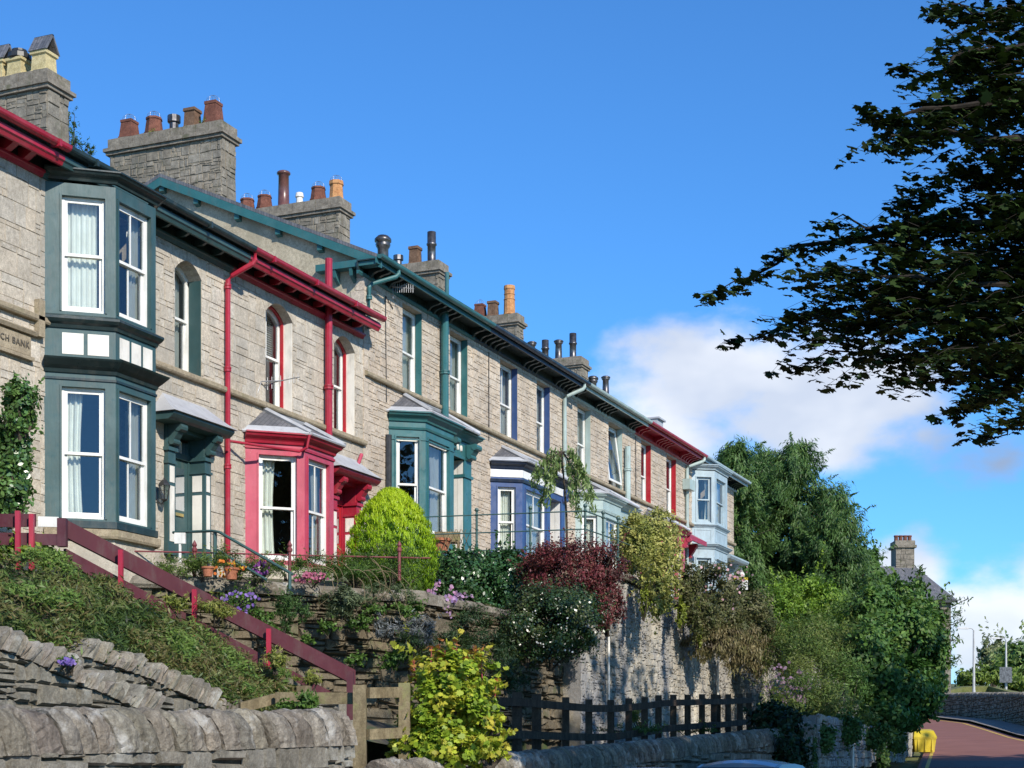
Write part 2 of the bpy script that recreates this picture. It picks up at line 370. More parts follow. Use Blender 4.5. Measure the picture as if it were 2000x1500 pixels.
# ---------------------------------------------------------------- windows
def sheet(mb, fr, u0, u1, z0, z1, w, amp=.025, waves=9, gather=0, rng=random):
    n = 40; pts = []; ph = rng.random() * 6
    for k in range(n + 1):
        t = k / n; pts.append((t, amp * math.sin(t * waves * 6.28 + ph) + amp * .5 * math.sin(t * waves * 2.7 + 2 * ph)))
    m = 8
    for i in range(m):
        za = z0 + (z1 - z0) * i / m; zb = z0 + (z1 - z0) * (i + 1) / m
        fa = 1 - gather * math.sin(math.pi * min(1, (1 - i / m) * 1.0)); fb = 1 - gather * math.sin(math.pi * min(1, (1 - (i + 1) / m)))
        for k in range(n):
            ua0 = u0 + (u1 - u0) * pts[k][0] * fa; ua1 = u0 + (u1 - u0) * pts[k + 1][0] * fa
            ub0 = u0 + (u1 - u0) * pts[k][0] * fb; ub1 = u0 + (u1 - u0) * pts[k + 1][0] * fb
            mb.face([fr(ua0, w + pts[k][1], za), fr(ua1, w + pts[k + 1][1], za), fr(ub1, w + pts[k + 1][1], zb), fr(ub0, w + pts[k][1], zb)])
def sash(parent, fr, u0, u1, z0, z1, w=-.18, bars=1, cur='both', arch=0, name='window', mid=.5, mat=None, st=.065, bar_low=True, mode='sash'):
    mb = MB(); zm = z0 + (z1 - z0) * mid; zs = z1 - arch
    mb.box(fr, u0, u0 + st * .7, w - .1, w, z0, zs); mb.box(fr, u1 - st * .7, u1, w - .1, w, z0, zs)
    mb.box(fr, u0 + st * .7, u1 - st * .7, w - .1, w + .004, z0, z0 + .05)
    a, b = u0 + st * .7, u1 - st * .7
    if not arch: mb.box(fr, a, b, w - .1, w, z1 - .05, z1)
    def leafsash(c, d, wo, tb, bb, br, top_arch):
        mb.box(fr, a, a + st * .8, wo - .045, wo, c, d); mb.box(fr, b - st * .8, b, wo - .045, wo, c, d)
        mb.box(fr, a + st * .8, b - st * .8, wo - .045, wo - .002, c, c + bb)
        if not top_arch: mb.box(fr, a + st * .8, b - st * .8, wo - .045, wo - .002, d - tb, d)
        for k in range(br):
            um = a + (b - a) * (k + 1) / (br + 1); mb.box(fr, um - .014, um + .014, wo - .035, wo - .006, c + bb, d - (0 if top_arch else tb) + (arch * .8 if top_arch else 0))
    leafsash(zm - .02, zs if arch else z1 - .05, w - .012, .045, .05, bars, bool(arch))
    leafsash(z0 + .05, zm + .02, w - .062, .045, .075, bars if bar_low else 0, False)
    if arch:                                       # curved head
        n = 8; R = [(u0 + (u1 - u0) * k / n, zs + arch * (1 - (2 * k / n - 1) ** 2)) for k in range(n + 1)]
        for k in range(n):
            (p, q), (p2, q2) = R[k], R[k + 1]
            mb.quadbox([fr(p, w - .1, q - .11), fr(p2, w - .1, q2 - .11), fr(p2, w, q2 - .11), fr(p, w, q - .11), fr(p, w - .1, q), fr(p2, w - .1, q2), fr(p2, w, q2), fr(p, w, q)])
    o = put(name, mb, mat or WHITE, parent)
    sub = o if parent is None or parent.parent is None else parent
    g = MB()
    pq = lambda u_, v_, w_, c_, d_: g.face([fr(u_, w_, c_), fr(v_, w_, c_), fr(v_, w_, d_), fr(u_, w_, d_)])
    pq(a + .02, b - .02, w - .032, zm, zs if arch else z1 - .05)
    if arch: pq(a + .05, b - .05, w - .032, zs, zs + arch * .75)
    pq(a + .02, b - .02, w - .082, z0 + .06, zm)
    put('pane', g, GLASS, sub)
    if cur:
        c = MB(); rg = random.Random(int(u0 * 97 + z0 * 31)); wc = w - .22; L = u1 - u0
        if cur == 'net': sheet(c, fr, u0, u1, z0, z1, wc, .02, 8, rng=rg)
        elif cur == 'netgap': sheet(c, fr, u0, u0 + L * .83, z0, z1, wc, .02, 7, rng=rg)
        elif cur == 'left': sheet(c, fr, u0, u0 + L * .5, z0, z1, wc, .03, 4, .12, rng=rg)
        elif cur == 'right': sheet(c, fr, u1, u1 - L * .45, z0, z1, wc, .03, 4, .12, rng=rg)
        elif cur == 'both': sheet(c, fr, u0, u0 + L * .33, z0, z1, wc, .025, 3, .2, rng=rg); sheet(c, fr, u1, u1 - L * .33, z0, z1, wc, .025, 3, .2, rng=rg)
        elif cur == 'blind':
            for k in range(22): zz = z1 - .06 - k * .05; c.box(fr, u0 + .06, u1 - .06, wc, wc + .03, zz, zz + .012)
        put('curtain', c, CURT, sub)
    return o
def reveals(parent, fr, u0, u1, z0, z1, w, matA, strip=None, arch=0):
    t = .018; zs = z1 - arch
    for q0, q1 in ((u1 - t, u1 + .01), (u0 - .01, u0 + t)): mb = MB(); mb.box(fr, q0, q1, w, -.006, z0 + .02, zs); o = put('reveal', mb, matA, parent)
    if strip:
        m2 = MB(); m2.box(fr, u1 - t - .03, u1 - t + .002, w, w + .07, z0 + .02, zs); m2.box(fr, u0 + t - .002, u0 + t + .03, w, w + .07, z0 + .02, zs)
        if arch:
            n = 8; R = [(u0 + (u1 - u0) * k / n, zs + arch * (1 - (2 * k / n - 1) ** 2)) for k in range(n + 1)]
            for k in range(n):
                (p, q), (p2, q2) = R[k], R[k + 1]
                m2.quadbox([fr(p, w, q - .04), fr(p2, w, q2 - .04), fr(p2, w + .07, q2 - .04), fr(p, w + .07, q - .04), fr(p, w, q + .05), fr(p2, w, q2 + .05), fr(p2, w + .07, q2 + .05), fr(p, w + .07, q + .05)])
        put('reveal_strip', m2, strip, parent)
def arch_head(mb, fr, u0, u1, z1, arch, rng):      # segmental arch of voussoirs over the opening, soffit included
    zs = z1 - arch; n = 9; e = .22; top = z1 + .26
    f = lambda t: zs + arch * (1 - (2 * t - 1) ** 2)
    for k in range(n):
        a, b = k / n, (k + 1) / n; ua, ub = u0 + (u1 - u0) * a, u0 + (u1 - u0) * b
        sp = .16; va, vb = ua + (a - .5) * 2 * sp, ub + (b - .5) * 2 * sp
        g = 1 + (rng.random() - .5) * .1; mb.cur = (g, g, g * .99); gp = .005
        mb.quadbox([fr(ua + gp, -.44, f(a)), fr(ub - gp, -.44, f(b)), fr(ub - gp, .012, f(b)), fr(ua + gp, .012, f(a)),
                    fr(va + gp, -.44, f(a) * 0 + zs + arch * (1 - (2 * a - 1) ** 2) + e), fr(vb - gp, -.44, f(b) + e), fr(vb - gp, .012, f(b) + e), fr(va + gp, .012, f(a) + e)])
    mb.cur = (1, 1, 1)

# ---------------------------------------------------------------- roofs, eaves, chimneys
RIDGE_X = -24.3
def roof(parent, y0, y1, ze, zr):
    mb = MB(); fr = frame((0, 0, 0), (0, 1, 0)); t = .09
    sl_ = (zr - ze) / (RIDGE_X + 18.02)
    zb = ze + (zr - ze) * .12
    mb.extr([(-18.02, y0, ze), (RIDGE_X, y0, zr), (-30.4, y0, zb), (-30.4, y0, zb - t), (RIDGE_X, y0, zr - t), (-18.02, y0, ze - t)],
            [(-18.02, y1, ze), (RIDGE_X, y1, zr), (-30.4, y1, zb), (-30.4, y1, zb - t), (RIDGE_X, y1, zr - t), (-18.02, y1, ze - t)])
    return put('roof', mb, SLATE, parent)
def eaves1(parent, y0, y1, zt, mat, dark, big=False, gmat=None):
    mb = MB(); P = mb.prof
    P(FAC, [(0, zt - .04), (.05, zt - .04), (.09, zt + .02), (.12, zt + .03), (.12, zt + .07), (0, zt + .07)], y0, y1)
    P(FAC, [(.42, zt + .10), (.47, zt + .10), (.50, zt + .16), (.53, zt + .18), (.53, zt + .26), (.42, zt + .26)], y0, y1)
    put('eaves_moulding', mb, mat, parent)
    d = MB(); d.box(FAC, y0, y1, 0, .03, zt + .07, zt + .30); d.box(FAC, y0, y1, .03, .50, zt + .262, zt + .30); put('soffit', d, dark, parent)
    g = MB(); n = 8; arc = [(.60 - .085 * math.cos(math.pi * k / n), zt + .39 - .085 * math.sin(math.pi * k / n)) for k in range(n + 1)]
    P2 = arc + [(.60 + .075, zt + .39)] + [(.60 - .075, zt + .395)]
    g.prof(FAC, arc + [(.69, zt + .41), (.51, zt + .41)], y0, y1); y = y0 + .7
    while y < y1 - .2: g.box(FAC, y - .03, y + .03, .50, .70, zt + .295, zt + .415); y += 1.8
    put('gutter', g, gmat or mat, parent)
    y = y0 + .35; k = 0
    while y < y1 - .1:
        b = MB()
        if big: b.prof(FAC, [(.03, zt + .07), (.16, zt + .07), (.40, zt + .20), (.40, zt + .26), (.03, zt + .26)], y - .07, y + .07)
        else:
            b.prof(FAC, [(.03, zt + .12), (.22, zt + .12), (.33, zt + .17), (.33, zt + .24), (.03, zt + .24)], y - .035, y + .035)
        put('bracket', b, mat, parent); y += .46 if big else .62; k += 1
def eaves2(parent, y0, y1, zt, mat, dark, wins):
    mb = MB(); P = mb.prof
    P(FAC, [(0, zt - .03), (.04, zt - .03), (.07, zt + .02), (.07, zt + .05), (0, zt + .05)], y0, y1)
    P(FAC, [(.50, zt + .17), (.545, zt + .17), (.545, zt + .31), (.50, zt + .31)], y0, y1)
    put('eaves_moulding', mb, mat, parent)
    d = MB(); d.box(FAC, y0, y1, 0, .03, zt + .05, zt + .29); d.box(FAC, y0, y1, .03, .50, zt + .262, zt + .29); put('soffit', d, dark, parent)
    g = MB(); n = 8; arc = [(.625 - .08 * math.cos(math.pi * k / n), zt + .34 - .08 * math.sin(math.pi * k / n)) for k in range(n + 1)]
    g.prof(FAC, arc + [(.71, zt + .36), (.545, zt + .36)], y0, y1); put('gutter', g, mat, parent)
    mids = [(a + b) / 2 for a, b in wins]; cs = []
    piers = [(y0 + wins[0][0]) / 2] + [(wins[i][1] + wins[i + 1][0]) / 2 for i in range(len(wins) - 1)] + [(wins[-1][1] + y1) / 2]
    lens = [wins[0][0] - y0] + [wins[i + 1][0] - wins[i][1] for i in range(len(wins) - 1)] + [y1 - wins[-1][1]]
    for c, L in zip(piers, lens):
        n = max(1, min(5, int(L / .32)))
        for k in range(n): cs.append(c + (k - (n - 1) / 2) * .32)
    for y in cs:
        b = MB(); pr = [(.03, zt + .02), (.10, zt + .02), (.16, zt + .10), (.26, zt + .14), (.38, zt + .155), (.46, zt + .19), (.49, zt + .262), (.03, zt + .262)]
        b.prof(FAC, pr, y - .045, y + .045); put('bracket', b, dark, parent)
def pot(parent, x, y, z, kind, h, w=.21):
    m = MB()
    if kind == 'sq': m.lathe((x, y, z), [(w * 1.42, 0), (w * 1.42, .05), (w * 1.3, .07), (w * 1.05, h * .85), (w * 1.15, h * .87), (w * 1.15, h)], sq=True); mat = POT_R
    elif kind == 'hex': m.lathe((x, y, z), [(w * 1.25, 0), (w * 1.25, .06), (w * 1.15, .08), (w * .95, h * .84), (w * 1.05, h * .88), (w * 1.0, h)], 8); mat = POT_R
    elif kind == 'brown': m.lathe((x, y, z), [(w * 1.3, 0), (w * 1.1, .05), (w, h * .8), (w * 1.2, h * .85), (w * 1.15, h)], sq=True); mat = POT_B
    elif kind == 'orange': m.lathe((x, y, z), [(w * 1.1, 0), (w * 1.0, .06), (w * .9, h * .75), (w * 1.05, h * .8), (w * 1.0, h)], 8); mat = POT_O
    elif kind == 'tallorange':
        m.lathe((x, y, z), [(w * 1.1, 0), (w * 1.0, .06), (w * .95, h * .5), (w * 1.05, h * .52), (w * .9, h * .55), (w * .9, h * .68), (w * 1.0, h * .70), (w * .9, h * .73), (w * .9, h * .85), (w * 1.0, h * .88), (w * .95, h)], 12); mat = POT_O
    elif kind in ('cream', 'creamcap'): m.lathe((x, y, z), [(w * 1.45, 0), (w * 1.45, .04), (w * 1.3, .06), (w * 1.2, h * .8), (w * 1.45, h * .86), (w * 1.45, h)], sq=True); mat = POT_C
    elif kind == 'flue': m.lathe((x, y, z), [(w * .95, 0), (w * .7, .05), (w * .62, h * .78), (w * .8, h * .82), (w * .85, h * .86), (w * .7, h * .88), (w * .95, h * .9), (w * .95, h * .95), (w * .6, h)], 12); mat = METAL
    elif kind == 'flueopen': m.lathe((x, y, z), [(w * .8, 0), (w * .65, .04), (w * .65, h * .55), (w * .8, h * .57), (w * .8, h * .62), (w * .68, h * .64), (w * .68, h)], 12); mat = METAL
    elif kind == 'tallbrown': m.lathe((x, y, z), [(w * 1.0, 0), (w * .8, .04), (w * .72, h * .9), (w * .95, h * .92), (w * .95, h * .97), (w * .75, h)], 12); mat = BRONZE
    elif kind == 'small': m.lathe((x, y, z), [(w * .7, 0), (w * .55, .05), (w * .55, h * .55), (w * .8, h * .6), (w * .8, h)], 10); mat = METAL
    elif kind == 'smallwhite': m.lathe((x, y, z), [(w * .5, 0), (w * .45, h * .6), (w * .6, h * .65), (w * .5, h)], 10); mat = CREAM
    o = put('chimney_pot', m, mat, parent, smooth=kind in ('flue', 'flueopen', 'tallbrown'))
    if kind in ('sq', 'hex', 'orange'):            # wire bird guard, part of the same pot
        g = MB()
        for k in range(8):
            t = 6.283 * k / 8; c_, s_ = math.cos(t) * w * .85, math.sin(t) * w * .85
            g.tube([(x + c_, y + s_, z + h), (x + c_ * .9, y + s_ * .9, z + h + .10), (x + c_ * .4, y + s_ * .4, z + h + .17), (x, y, z + h + .18)], .003, 4)
        g.tube([(x + math.cos(t_) * w * .85, y + math.sin(t_) * w * .85, z + h + .06) for t_ in np.linspace(0, 6.28, 13)], .003, 4)
        put('bird_guard', g, ALU, parent)
    if kind == 'creamcap': g = MB(); g.lathe((x, y, z + h), [(w * 1.0, -.02), (w * 1.25, .02), (w * 1.2, .12), (w * .8, .18), (w * .8, .22), (w * .4, .25)], 12); put('pot_cap', g, BLACK, o)
    if kind == 'cream' and h > .4:                 # two slates leaning together as a hood
        g = MB(); s = w * 1.15; zz = z + h
        for sg in (-1, 1):
            g.quadbox([(x - s, y + sg * s, zz), (x + s, y + sg * s, zz), (x + s, y + sg * (s - .04), zz), (x - s, y + sg * (s - .04), zz),
                       (x - s, y + .02 * sg, zz + .38), (x + s, y + .02 * sg, zz + .38), (x + s, y - .03 * sg, zz + .38), (x - s, y - .03 * sg, zz + .38)])
        put('pot_hood', g, SLATE, parent)
    return o
def chimney(parent, y0, y1, xf, xb, zb, zt, pots, seed, mossy=False):
    rng = random.Random(seed); mb = MB(); zc = zt - .50
    mb.cur = (.9, .88, .84); mb.box(FAC, y0, y1, xb - X0, xf - X0, zb, zc); mb.cur = (1, 1, 1)
    L = xf - xb
    south = frame((xb, y0, 0), (1, 0, 0))          # faces back down the street
    masonry(mb, south, 0, L, zb, zc, hm=(.08, .19), wm=(.12, .38), rng=rng, dep_=.016, jit=.016, ins=.014, gap=.003)
    masonry(mb, frame((xf, y0, 0), (0, 1, 0)), 0, y1 - y0, zb, zc, hm=(.14, .32), wm=(.2, .5), rng=rng, dep_=.025, jit=.012, ins=.014)
    o = put('chimney', mb, CHIM, parent)
    c = MB()
    def ring(o_, za, zb_):
        n = 9
        for k in range(n):                          # separate coping stones
            a = xb - o_ + (L + 2 * o_) * k / n; b = xb - o_ + (L + 2 * o_) * (k + 1) / n - .01; jz = rng.uniform(-.012, .012)
            c.quadbox([(a, y1 + o_, za), (a, y0 - o_, za), (b, y0 - o_ + jz, za), (b, y1 + o_, za), (a, y1 + o_, zb_ + jz), (a, y0 - o_, zb_ + jz), (b, y0 - o_, zb_ - jz), (b, y1 + o_, zb_ - jz)])
    ring(.08, zc, zc + .08); ring(.13, zc + .08, zc + .17); ring(.04, zc + .17, zc + .42)
    c.quadbox([(xb, y1 - .03, zc + .42), (xb, y0 + .03, zc + .42), (xf, y0 + .03, zc + .42), (xf, y1 - .03, zc + .42), (xb + .1, y1 - .2, zc + .5), (xb + .1, y0 + .2, zc + .5), (xf - .1, y0 + .2, zc + .5), (xf - .1, y1 - .2, zc + .5)])
    put('chimney_cap', c, CAP, o)
    for (px, kind, h) in pots:
        yc = (y0 + y1) / 2; pot(o, xon(px, yc), yc, zt - .03, kind, h)
    return o
def pipe(parent, pts, r, mat, name='downpipe', collars=()):
    mb = MB(); mb.tube(pts, r, 10)
    for (x, y, z) in collars: mb.lathe((x, y, z), [(r * 1.0, -.05), (r * 1.35, -.045), (r * 1.35, .0), (r * 1.15, .01), (r * 1.35, .02), (r * 1.35, .05), (r, .055)], 10)
    return put(name, mb, mat, parent, smooth=False)

# ---------------------------------------------------------------- bays, porches
def bay_path(y0, c, d, yb, c2=None): return [(X0, y0), (X0 + d, y0 + c), (X0 + d, yb), (X0, yb + (c if c2 is None else c2))]
def bay_body(parent, path, z0, z1, tiers, paint, wm=.16, curs=None, mat=None, bars=(0, 1, 0), sashw=-.07, margins=None):
    mb = MB(); sashes = []
    for i in range(len(path) - 1):
        a, b = Vector(path[i]), Vector(path[i + 1]); L = (b - a).length; fr = frame((a.x, a.y, 0), ((b - a).x, (b - a).y, 0))
        m0, m1 = (wm, wm) if not margins else margins[i]
        holes = [(m0, L - m1, za, zb) for za, zb in tiers]
        for q in sub_rects((0, L, z0, z1), holes): mb.box(fr, q[0], q[1], -.12, 0, q[2], q[3])
        for h in holes:                             # architrave
            e = .035
            mb.box(fr, h[0] - e, h[0], 0, .02, h[2] - .0, h[3] + e); mb.box(fr, h[1], h[1] + e, 0, .02, h[2], h[3] + e); mb.box(fr, h[0], h[1], 0, .02, h[3], h[3] + e)
            sashes.append((fr, h, i))
    o = put('bay_window', mb, paint, parent)
    for k, (fr, h, i) in enumerate(sashes):
        cur = curs[(i, [t[0] for t in tiers].index(h[2]))] if curs and (i, [t[0] for t in tiers].index(h[2])) in curs else 'both'
        sash(o, fr, h[0], h[1], h[2], h[3], sashw, bars[i], cur, name='sash', mat=mat)
    return o
CORN = lambda z, s=1.0: [(-.02, z - .22 * s), (.04 * s, z - .22 * s), (.06 * s, z - .17 * s), (.10 * s, z - .13 * s), (.17 * s, z - .09 * s), (.20 * s, z - .04 * s), (.23 * s, z - .03 * s), (.23 * s, z), (-.02, z)]
def bay_roof(parent, path, z, ztop, ya, yb_, over=.22, hip=LEAD):
    mb = MB(); P = [Vector(p) for p in path]
    A = (X0, path[0][1] - .1, z); B = (path[1][0] + over, path[1][1] - over * .45, z); C = (path[2][0] + over, path[2][1] + over * .45, z); D = (X0, path[3][1] + .1, z)
    T1 = (X0, ya, ztop); T2 = (X0, yb_, ztop)
    mb.face([A, B, T1]); mb.face([B, C, T2, T1]); mb.face([C, D, T2]); mb.face([D, C, B, A])
    o = put('bay_roof', mb, SLATE, parent)
    h = MB()
    for a, b in ((A, B), (B, C), (C, D)):
        h.tube([Vector(a) + Vector((0, 0, .0)), Vector(b)], .035, 6)
    for a, b in ((B, T1), (C, T2), (T1, T2)):
        h.tube([Vector(a) + Vector((0, 0, .02)), Vector(b) + Vector((.03, 0, .02))], .06, 6)
    # the strip of lead along the eaves
    for a, b, t in ((A, B, T1), (B, C, T1), (C, D, T2)):
        a, b, t = Vector(a), Vector(b), Vector(t); k = .24; up = Vector((0, 0, .012))
        t2 = Vector(T2) if b == Vector(C) else t
        h.face([a + up, b + up, b.lerp(t2, k) + up, a.lerp(t, k) + up])
    put('lead_hip', h, hip, o)
    return o
def door_leaf(parent, fr, u0, u1, z0, z1, w, mat, panel=None, glass=True):
    mb = MB(); mb.box(fr, u0, u1, w - .05, w, z0, z1)
    o = put('door', mb, mat, parent)
    p2 = MB(); L = u1 - u0; H = z1 - z0
    for (a, b) in ((.12, .45), (.55, .88)):
        for (c, d) in ((.08, .40), (.48, .92)):
            if glass and c > .4: continue
            p2.box(fr, u0 + L * a, u0 + L * b, w, w + .015, z0 + H * c, z0 + H * d)
    put('door_panel', p2, panel or mat, o)
    if glass:
        g = MB(); g.box(fr, u0 + L * .15, u0 + L * .85, w, w + .006, z0 + H * .5, z0 + H * .92); put('door_glass', g, GLASS, o)
    k = MB(); k.box(fr, u0 + L * .2, u0 + L * .8, w + .015, w + .03, z0 + H * .44, z0 + H * .47); put('letter_plate', k, BRASS, o)
    return o
def scroll(mb, fr, u0, u1, w, z, s=.3):             # console bracket of a porch
    pr = []
    for k in range(9):
        t = k / 8; pr.append((w + s * (1 - (1 - t) ** 2) * .95, z - s * 1.4 * (1 - t) ** 1.3))
    mb.prof(fr, [(w, z - s * 1.4)] + pr + [(w, z)], u0, u1)
    for (a, b, r) in ((w + s * .78, z - .07, .085), (w + s * .30, z - s * 1.05, .065)):
        ring0 = [fr(u0 - .015, a + r * math.cos(t), b + r * math.sin(t)) for t in np.linspace(0, 6.28, 11)[:-1]]
        ring1 = [fr(u1 + .015, a + r * math.cos(t), b + r * math.sin(t)) for t in np.linspace(0, 6.28, 11)[:-1]]
        mb.extr(ring0, ring1)
BRASS, nt, p = M("brass"); p.inputs['Metallic'].default_value = .9; nt.links.new(ramp(nt, noise_n(nt, 9), [(.3, (.5, .38, .14)), (.7, (.7, .55, .25))]), p.inputs['Base Color']); p.inputs['Roughness'].default_value = .35

def hooded_door(parent, y0, yl, yr, y1, z0, zt, paint, dpaint, side, d=.62, hoodpaint=None):
    # pilasters [y0, yl] and [yr, y1], door between, lead hood on scroll brackets; zt = top of hood at the wall
    mb = MB(); zc = zt - .78
    for a, b in ((y0, yl), (yr, y1)):
        mb.box(FAC, a, b, -.30, .10, z0, zc - .07); mb.box(FAC, a - .04, b + .04, -.30, .14, zc - .07, zc); mb.box(FAC, a - .025, b + .025, -.30, .125, zc - .32, zc - .27)
        mb.box(FAC, a - .015, b + .015, -.30, .115, z0, z0 + .2)
        mb.box(FAC, a, b, -.30, .07, zc, zt - .34)
        scroll(mb, FAC, a + .03, b - .03, .07, zt - .34, .32)
    mb.box(FAC, yl, yr, -.34, -.24, zc - .07, zc + .05); mb.box(FAC, yl + .001, yl + .05, -.34, -.26, z0, zt - .46); mb.box(FAC, yr - .05, yr - .001, -.34, -.26, z0, zt - .46); mb.box(FAC, yl, yr, -.34, .10, zt - .42, zt - .34)
    porch = put('porch', mb, paint, parent)
    s = MB()
    for a, b in ((y0, yl), (yr, y1)):
        for c, e in ((z0 + .26, zc - .75), (zc - .68, zc - .36)):
            s.box(FAC, a + .05, b - .05, .10, .112, c, e)
    for c, e in ((z0 + .26, zc - .75), (zc - .68, zc - .36)):
        s.box(frame((X0, yr, 0), (1, 0, 0)), -.19, .03, 0, .012, c, e)
    put('porch_panel', s, side, porch)
    hd = MB(); a, b = y0 - .42, y1 + .22; d = .52
    hd.prof(FAC, [(0, zt - .34), (d - .12, zt - .34), (d - .06, zt - .30), (d, zt - .24), (d, zt - .20), (0, zt - .20)], a, b)
    put('hood_cornice', hd, hoodpaint or paint, porch)
    ld = MB(); n = 6
    pr = [(0, zt - .19)] + [(d + .06 - (d + .06) * (k / n), zt - .19 + .46 * (k / n) ** 1.15) for k in range(n + 1)]
    A1, A2 = [], []
    for w_, z_ in pr: k_ = max(0, (z_ - (zt - .19)) / .46); A1.append(FAC(a - .05 + .42 * k_, w_, z_)); A2.append(FAC(b + .05 - .36 * k_, w_, z_))
    ld.extr(A1, A2); put('hood_lead', ld, LEAD, porch)
    dr = door_leaf(parent, FAC, yl + .01, yr - .01, z0, zc - .08, -.29, dpaint)
    fl = MB(); fl.box(FAC, yl + .03, yr - .03, -.32, -.314, zc + .05, zt - .48); put('fanlight', fl, GLASS, dr)
    fb = MB()
    for k in range(1, 4): u = yl + (yr - yl) * k / 4; fb.box(FAC, u - .015, u + .015, -.314, -.29, zc + .05, zt - .48)
    put('fanlight_bar', fb, side, dr)
    return porch

# ---------------------------------------------------------------- the terrace
YB = [16.6, 23.02, 29.0, 34.9, 41.3, 48.9, 55.2, 62.2, 68.6]
def house(i, label, zt, zs, zb, holes, mat, eave, roofz, string=True, gable=False, seed=1, hm=(.121, .31), wm=(.16, .60)):
    y0, y1 = YB[i], YB[i + 1]
    h = empty('terraced_house', (X0, (y0 + y1) / 2, zb), label, 'house', 'stone houses of the terrace')
    mb = MB(); rng = random.Random(seed)
    allh = [q[:4] for q in holes]
    backing(mb, FAC, y0, y1, zb - 1.2, zt + .28, allh)
    band = [(y0, y1, zs, zs + .14)] if string else []
    masonry(mb, FAC, y0, y1, zb - 1.2, zt, allh + band + [(q[0] - .16, q[1] + .16, q[3] - q[4], q[3] + .24) for q in holes if len(q) > 4 and q[4]], hm, wm, rng=rng, dep_=.013 if hm[0] > .12 else .014, jit=.003 if hm[0] > .12 else .006, ins=.006 if hm[0] > .12 else .009)
    for q in holes:
        if len(q) > 4 and q[4]:
            arch_head(mb, FAC, q[0], q[1], q[3], q[4], rng)
            mb.box(FAC, q[0] - .2, q[0], -.3, .004, q[3] - q[4], q[3] + .22); mb.box(FAC, q[1], q[1] + .2, -.3, .004, q[3] - q[4], q[3] + .22)
            mb.box(FAC, q[0], q[1], -.34, -.002, q[3] + .0, q[3] + .26)
    put('wall', mb, mat, h)
    if string:
        s = MB(); y = y0 + (0 if i != 3 else 0); segs = []
        blk = [q for q in holes if q[2] < zs - .1 and q[3] > zs + .2]
        for a, b, _, _ in sub_rects((y0, y1, zs, zs + .14), [(q[0] - .02, q[1] + .02, 0, 50) for q in blk]):
            u = a
            while u < b - .01:
                e = min(b, u + random.Random(int(u * 31)).uniform(.9, 1.6))
                if b - e < .3: e = b
                s.prof(FAC, [(-.05, zs - .0), (.10, zs), (.12, zs + .03), (.12, zs + .10), (.02, zs + .15), (-.05, zs + .15)], u + .003, e - .003); u = e
        put('string_course', s, SILL, h)
    sh = MB(); xb_ = -30.0 - X0
    sh.box(FAC, y0, y1, xb_, xb_ + .3, zb - 1.2, zt); sh.box(FAC, y0 + .01, y0 + .16, xb_ + .3, -.451, zb - 1.2, zt + .1); sh.box(FAC, y1 - .16, y1 - .01, xb_ + .3, -.451, zb - 1.2, zt + .1)
    sh.box(FAC, y0 + .16, y1 - .16, -4.2, -4.1, zb - .6, zt); sh.box(FAC, y0 + .17, y1 - .17, -4.1, -.452, zs - .06, zs + .1); sh.box(FAC, y0 + .17, y1 - .17, -4.1, -.452, zt - .02, zt + .08); sh.box(FAC, y0 + .17, y1 - .17, -4.1, -.452, zb - .3, zb - .1)
    put('party_wall', sh, INNER, h)
    roof(h, y0 + .001, y1 - .001, roofz[0], roofz[1])
    return h
ZT1, ZS1, ZT2, ZS2 = 10.20, 7.62, 11.70, 9.32
R1, R2 = (10.62, 13.42), (12.08, 14.9)
def cols(pairs): return [(yon(a, X0), yon(b, X0)) for a, b in pairs]

# house A, only its right edge is in the picture
hA = house(0, "leftmost house of the row, crimson eaves brackets, name stone over a leafy climber", ZT1, ZS1, 3.9, [(19.6, 21.4, 4.1, 6.3), (17.2, 18.3, 7.84, 9.9), (20.0, 20.9, 7.84, 9.9)], STONE, None, R1, seed=11)
eaves1(hA, YB[0], YB[1], ZT1, P_CRIM2, BLACK, big=True)
for a, b in ((17.2, 18.3), (20.0, 20.9)):
    sash(hA, FAC, a, b, 7.84, 9.9); reveals(hA, FAC, a, b, 7.84, 9.9, -.18, P_CRIM)
hooded_door(hA, 19.62, 19.9, 20.75, 21.05, 4.1, 6.95, P_CRIM, P_RED, CREAM)
o = MB(); o.box(FAC, 21.05, 21.4, -.3, .0, 4.1, 6.3); put('door_side_wall', o, STONE, hA)
nb = MB(); yk = yon(55, X0) ; nb.box(FAC, 20.0, yk, .02, .06, 6.98, 7.30); nb.prof(FAC, [(.02, 7.34), (.10, 7.34), (.13, 7.40), (.02, 7.46)], 19.9, yk + .12)
nb.box(FAC, yk + .14, yk + .30, .02, .12, 7.36, 8.0)
nb.box(FAC, 19.9, yk + .05, .02, .10, 6.90, 6.96); NS = put('name_stone', nb, SILL, hA)
INK, nt, p = M("cut_letters"); nt.links.new(ramp(nt, noise_n(nt, 8), [(.3, (.07, .06, .045)), (.7, (.13, .11, .08))]), p.inputs['Base Color'])
tx = bpy.data.curves.new("lettering", 'FONT'); tx.body = "BEECH BANK"; tx.size = .15; tx.extrude = .006; tx.space_character = 1.18; tx.materials.append(INK); tx.offset = .002
tx.align_x = 'RIGHT'
tmp = bpy.data.objects.new("lettering", tx); col.objects.link(tmp); bpy.context.view_layer.update()
tme = bpy.data.meshes.new_from_object(tmp.evaluated_get(bpy.context.evaluated_depsgraph_get())); bpy.data.objects.remove(tmp)
to = bpy.data.objects.new("lettering", tme); col.objects.link(to); to.parent = NS
to.location = Vector((X0 + .067, yk - .05, 7.10)) - ORG[NS.name]; to.rotation_euler = (math.radians(90), 0, math.radians(90))

